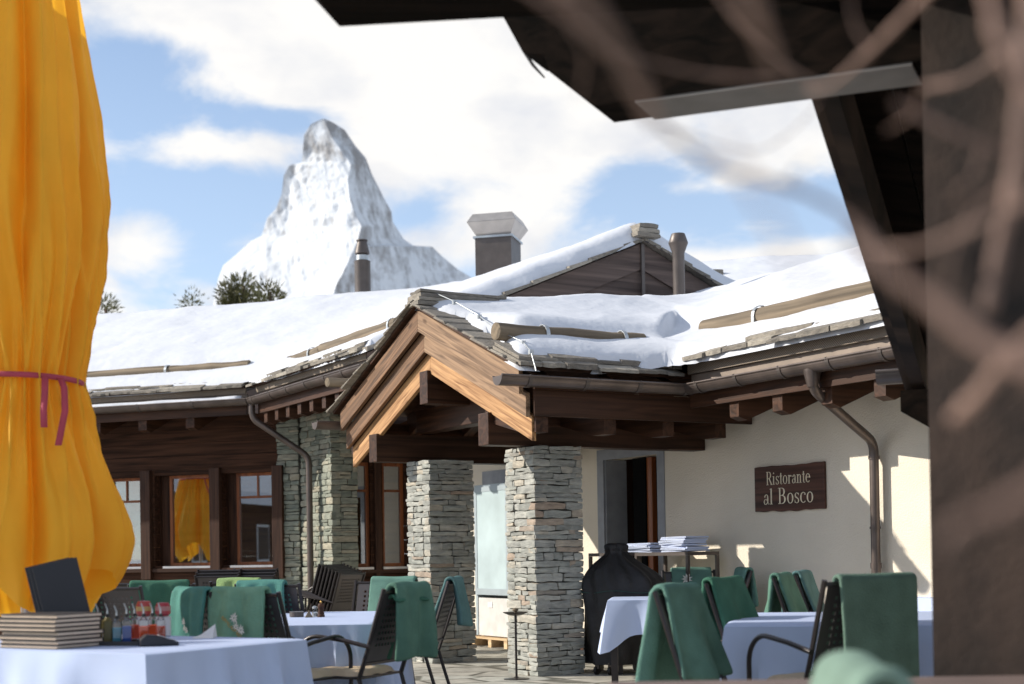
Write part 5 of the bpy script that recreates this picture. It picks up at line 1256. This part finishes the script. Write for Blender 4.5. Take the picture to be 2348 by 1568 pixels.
# near wall corner
wc = atY(2134, 1250, 5.6); wd_ = Vector((.94, -.34, 0)).normalized()
WF = Matrix.Translation((wc.x, wc.y, 0)) @ Matrix.Rotation(math.atan2(wd_.y, wd_.x), 4, 'Z')
m = MB()
m.box(.004, 2.99, .03, .49, 0, 3.5)
m.box(0, 3.0, .0, .029, 0, 3.5)
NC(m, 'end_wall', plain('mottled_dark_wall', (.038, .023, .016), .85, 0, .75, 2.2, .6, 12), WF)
# ------------------------------------------------------------ out of focus bare branches close to the lens
tr_ = thing('bare_shrub', 'very close out of focus bare branches reaching in from the right', 'shrub', (1.25, 1.3, 0))
def branch(pts, rad, Yd, Yend=None):
    Yend = Yd if Yend is None else Yend; n = len(pts); P = [atY(x, y, Yd+(Yend-Yd)*i/(n-1)) for i, (x, y) in enumerate(pts)]
    out = []; rr = []
    for i in range(n-1):
        p0, p1, p2, p3 = P[max(i-1, 0)], P[i], P[i+1], P[min(i+2, n-1)]
        for k in range(6):
            t = k/6; out.append(.5*((2*p1)+(-p0+p2)*t+(2*p0-5*p1+4*p2-p3)*t*t+(-p0+3*p1-3*p2+p3)*t**3))
            r0 = rad[0]+(rad[1]-rad[0])*((i+t)/(n-1)); rr.append(r0*.50*(1+.12*math.sin(len(rr)*1.7)+(.35 if len(rr) % 9 == 4 else 0)))
    out.append(P[-1]); rr.append(rad[1]*.45)
    m = MB(); m.tube(out, rr, 10); m.build('branch', M['bark'], tr_, I4 if False else Matrix.Identity(4), smooth=True)
br = [([(1150, -60), (1290, 30), (1420, 150), (1520, 290), (1650, 385), (1800, 425), (1920, 480), (2010, 555)], (.0035, .006), 1.0, 1.25),
      ([(1290, -40), (1380, 60), (1450, 180), (1500, 280)], (.010, .006), .75, .9),
      ([(1480, 270), (1560, 300), (1660, 335), (1740, 345), (1810, 305), (1880, 235)], (.0022, .0016), 1.7, 1.9),
      ([(1640, -20), (1700, 60), (1800, 150), (1900, 205)], (.004, .003), 1.5, 1.6),
      ([(2170, -60), (2080, 30), (1990, 120), (1900, 198), (1850, 205)], (.007, .004), 1.3, 1.5),
      ([(1700, -40), (1740, 60), (1790, 190)], (.010, .005), .8, .9),
      ([(1400, 110), (1500, 145), (1620, 170), (1790, 182)], (.0018, .003), 1.5, 1.5),
      ([(2120, 200), (2200, 185), (2270, 145), (2330, 90), (2400, 20)], (.006, .008), 1.4, 1.3),
      ([(2050, 235), (2160, 290), (2250, 330), (2400, 380)], (.004, .006), 1.2, 1.2),
      ([(2360, -40), (2345, 200), (2322, 420), (2290, 560), (2262, 720)], (.013, .011), 1.15, 1.2),
      ([(2260, -40), (2300, 120), (2400, 260)], (.008, .008), 1.0, 1.0),
      ([(1950, 540), (2040, 620), (2150, 700), (2260, 790), (2400, 860)], (.008, .012), .85, .8),
      ([(2190, 960), (2240, 910), (2310, 820), (2400, 740)], (.012, .010), 1.1, 1.0),
      ([(1980, 570), (2100, 570), (2230, 520), (2400, 440)], (.004, .006), 1.1, 1.0),
      ([(2150, 1260), (2200, 1200), (2300, 1160), (2420, 1080)], (.003, .007), .7, .7),
      ([(1290, 40), (1330, 100), (1340, 160), (1325, 230)], (.002, .001), 1.2, 1.3), ([(1800, 425), (1830, 380), (1880, 350)], (.002, .001), 1.2, 1.25), ([(2110, 200), (2090, 260), (2030, 300)], (.0025, .001), 1.3, 1.35),
      ([(2322, 420), (2240, 470), (2190, 560), (2170, 650)], (.003, .001), 1.2, 1.2), ([(2000, 120), (1960, 60), (1945, -30)], (.0025, .001), 1.4, 1.4), ([(2250, 330), (2230, 400), (2180, 440)], (.0025, .001), 1.3, 1.3),
      ([(1660, 330), (1750, 470), (1850, 640), (1950, 700)], (.0022, .003), .65, .65)]
for pts, rad, y0, y1 in br: branch(pts, rad, y0, y1)
m = MB(); m.tube([(1.25, 1.3, 0), (1.22, 1.28, .8), (1.1, 1.25, 1.4), (.95, 1.2, 1.9), (.8, 1.15, 2.4)], [.03, .028, .024, .018, .012], 12); m.build('trunk', M['bark'], tr_, Matrix.Identity(4), smooth=True)
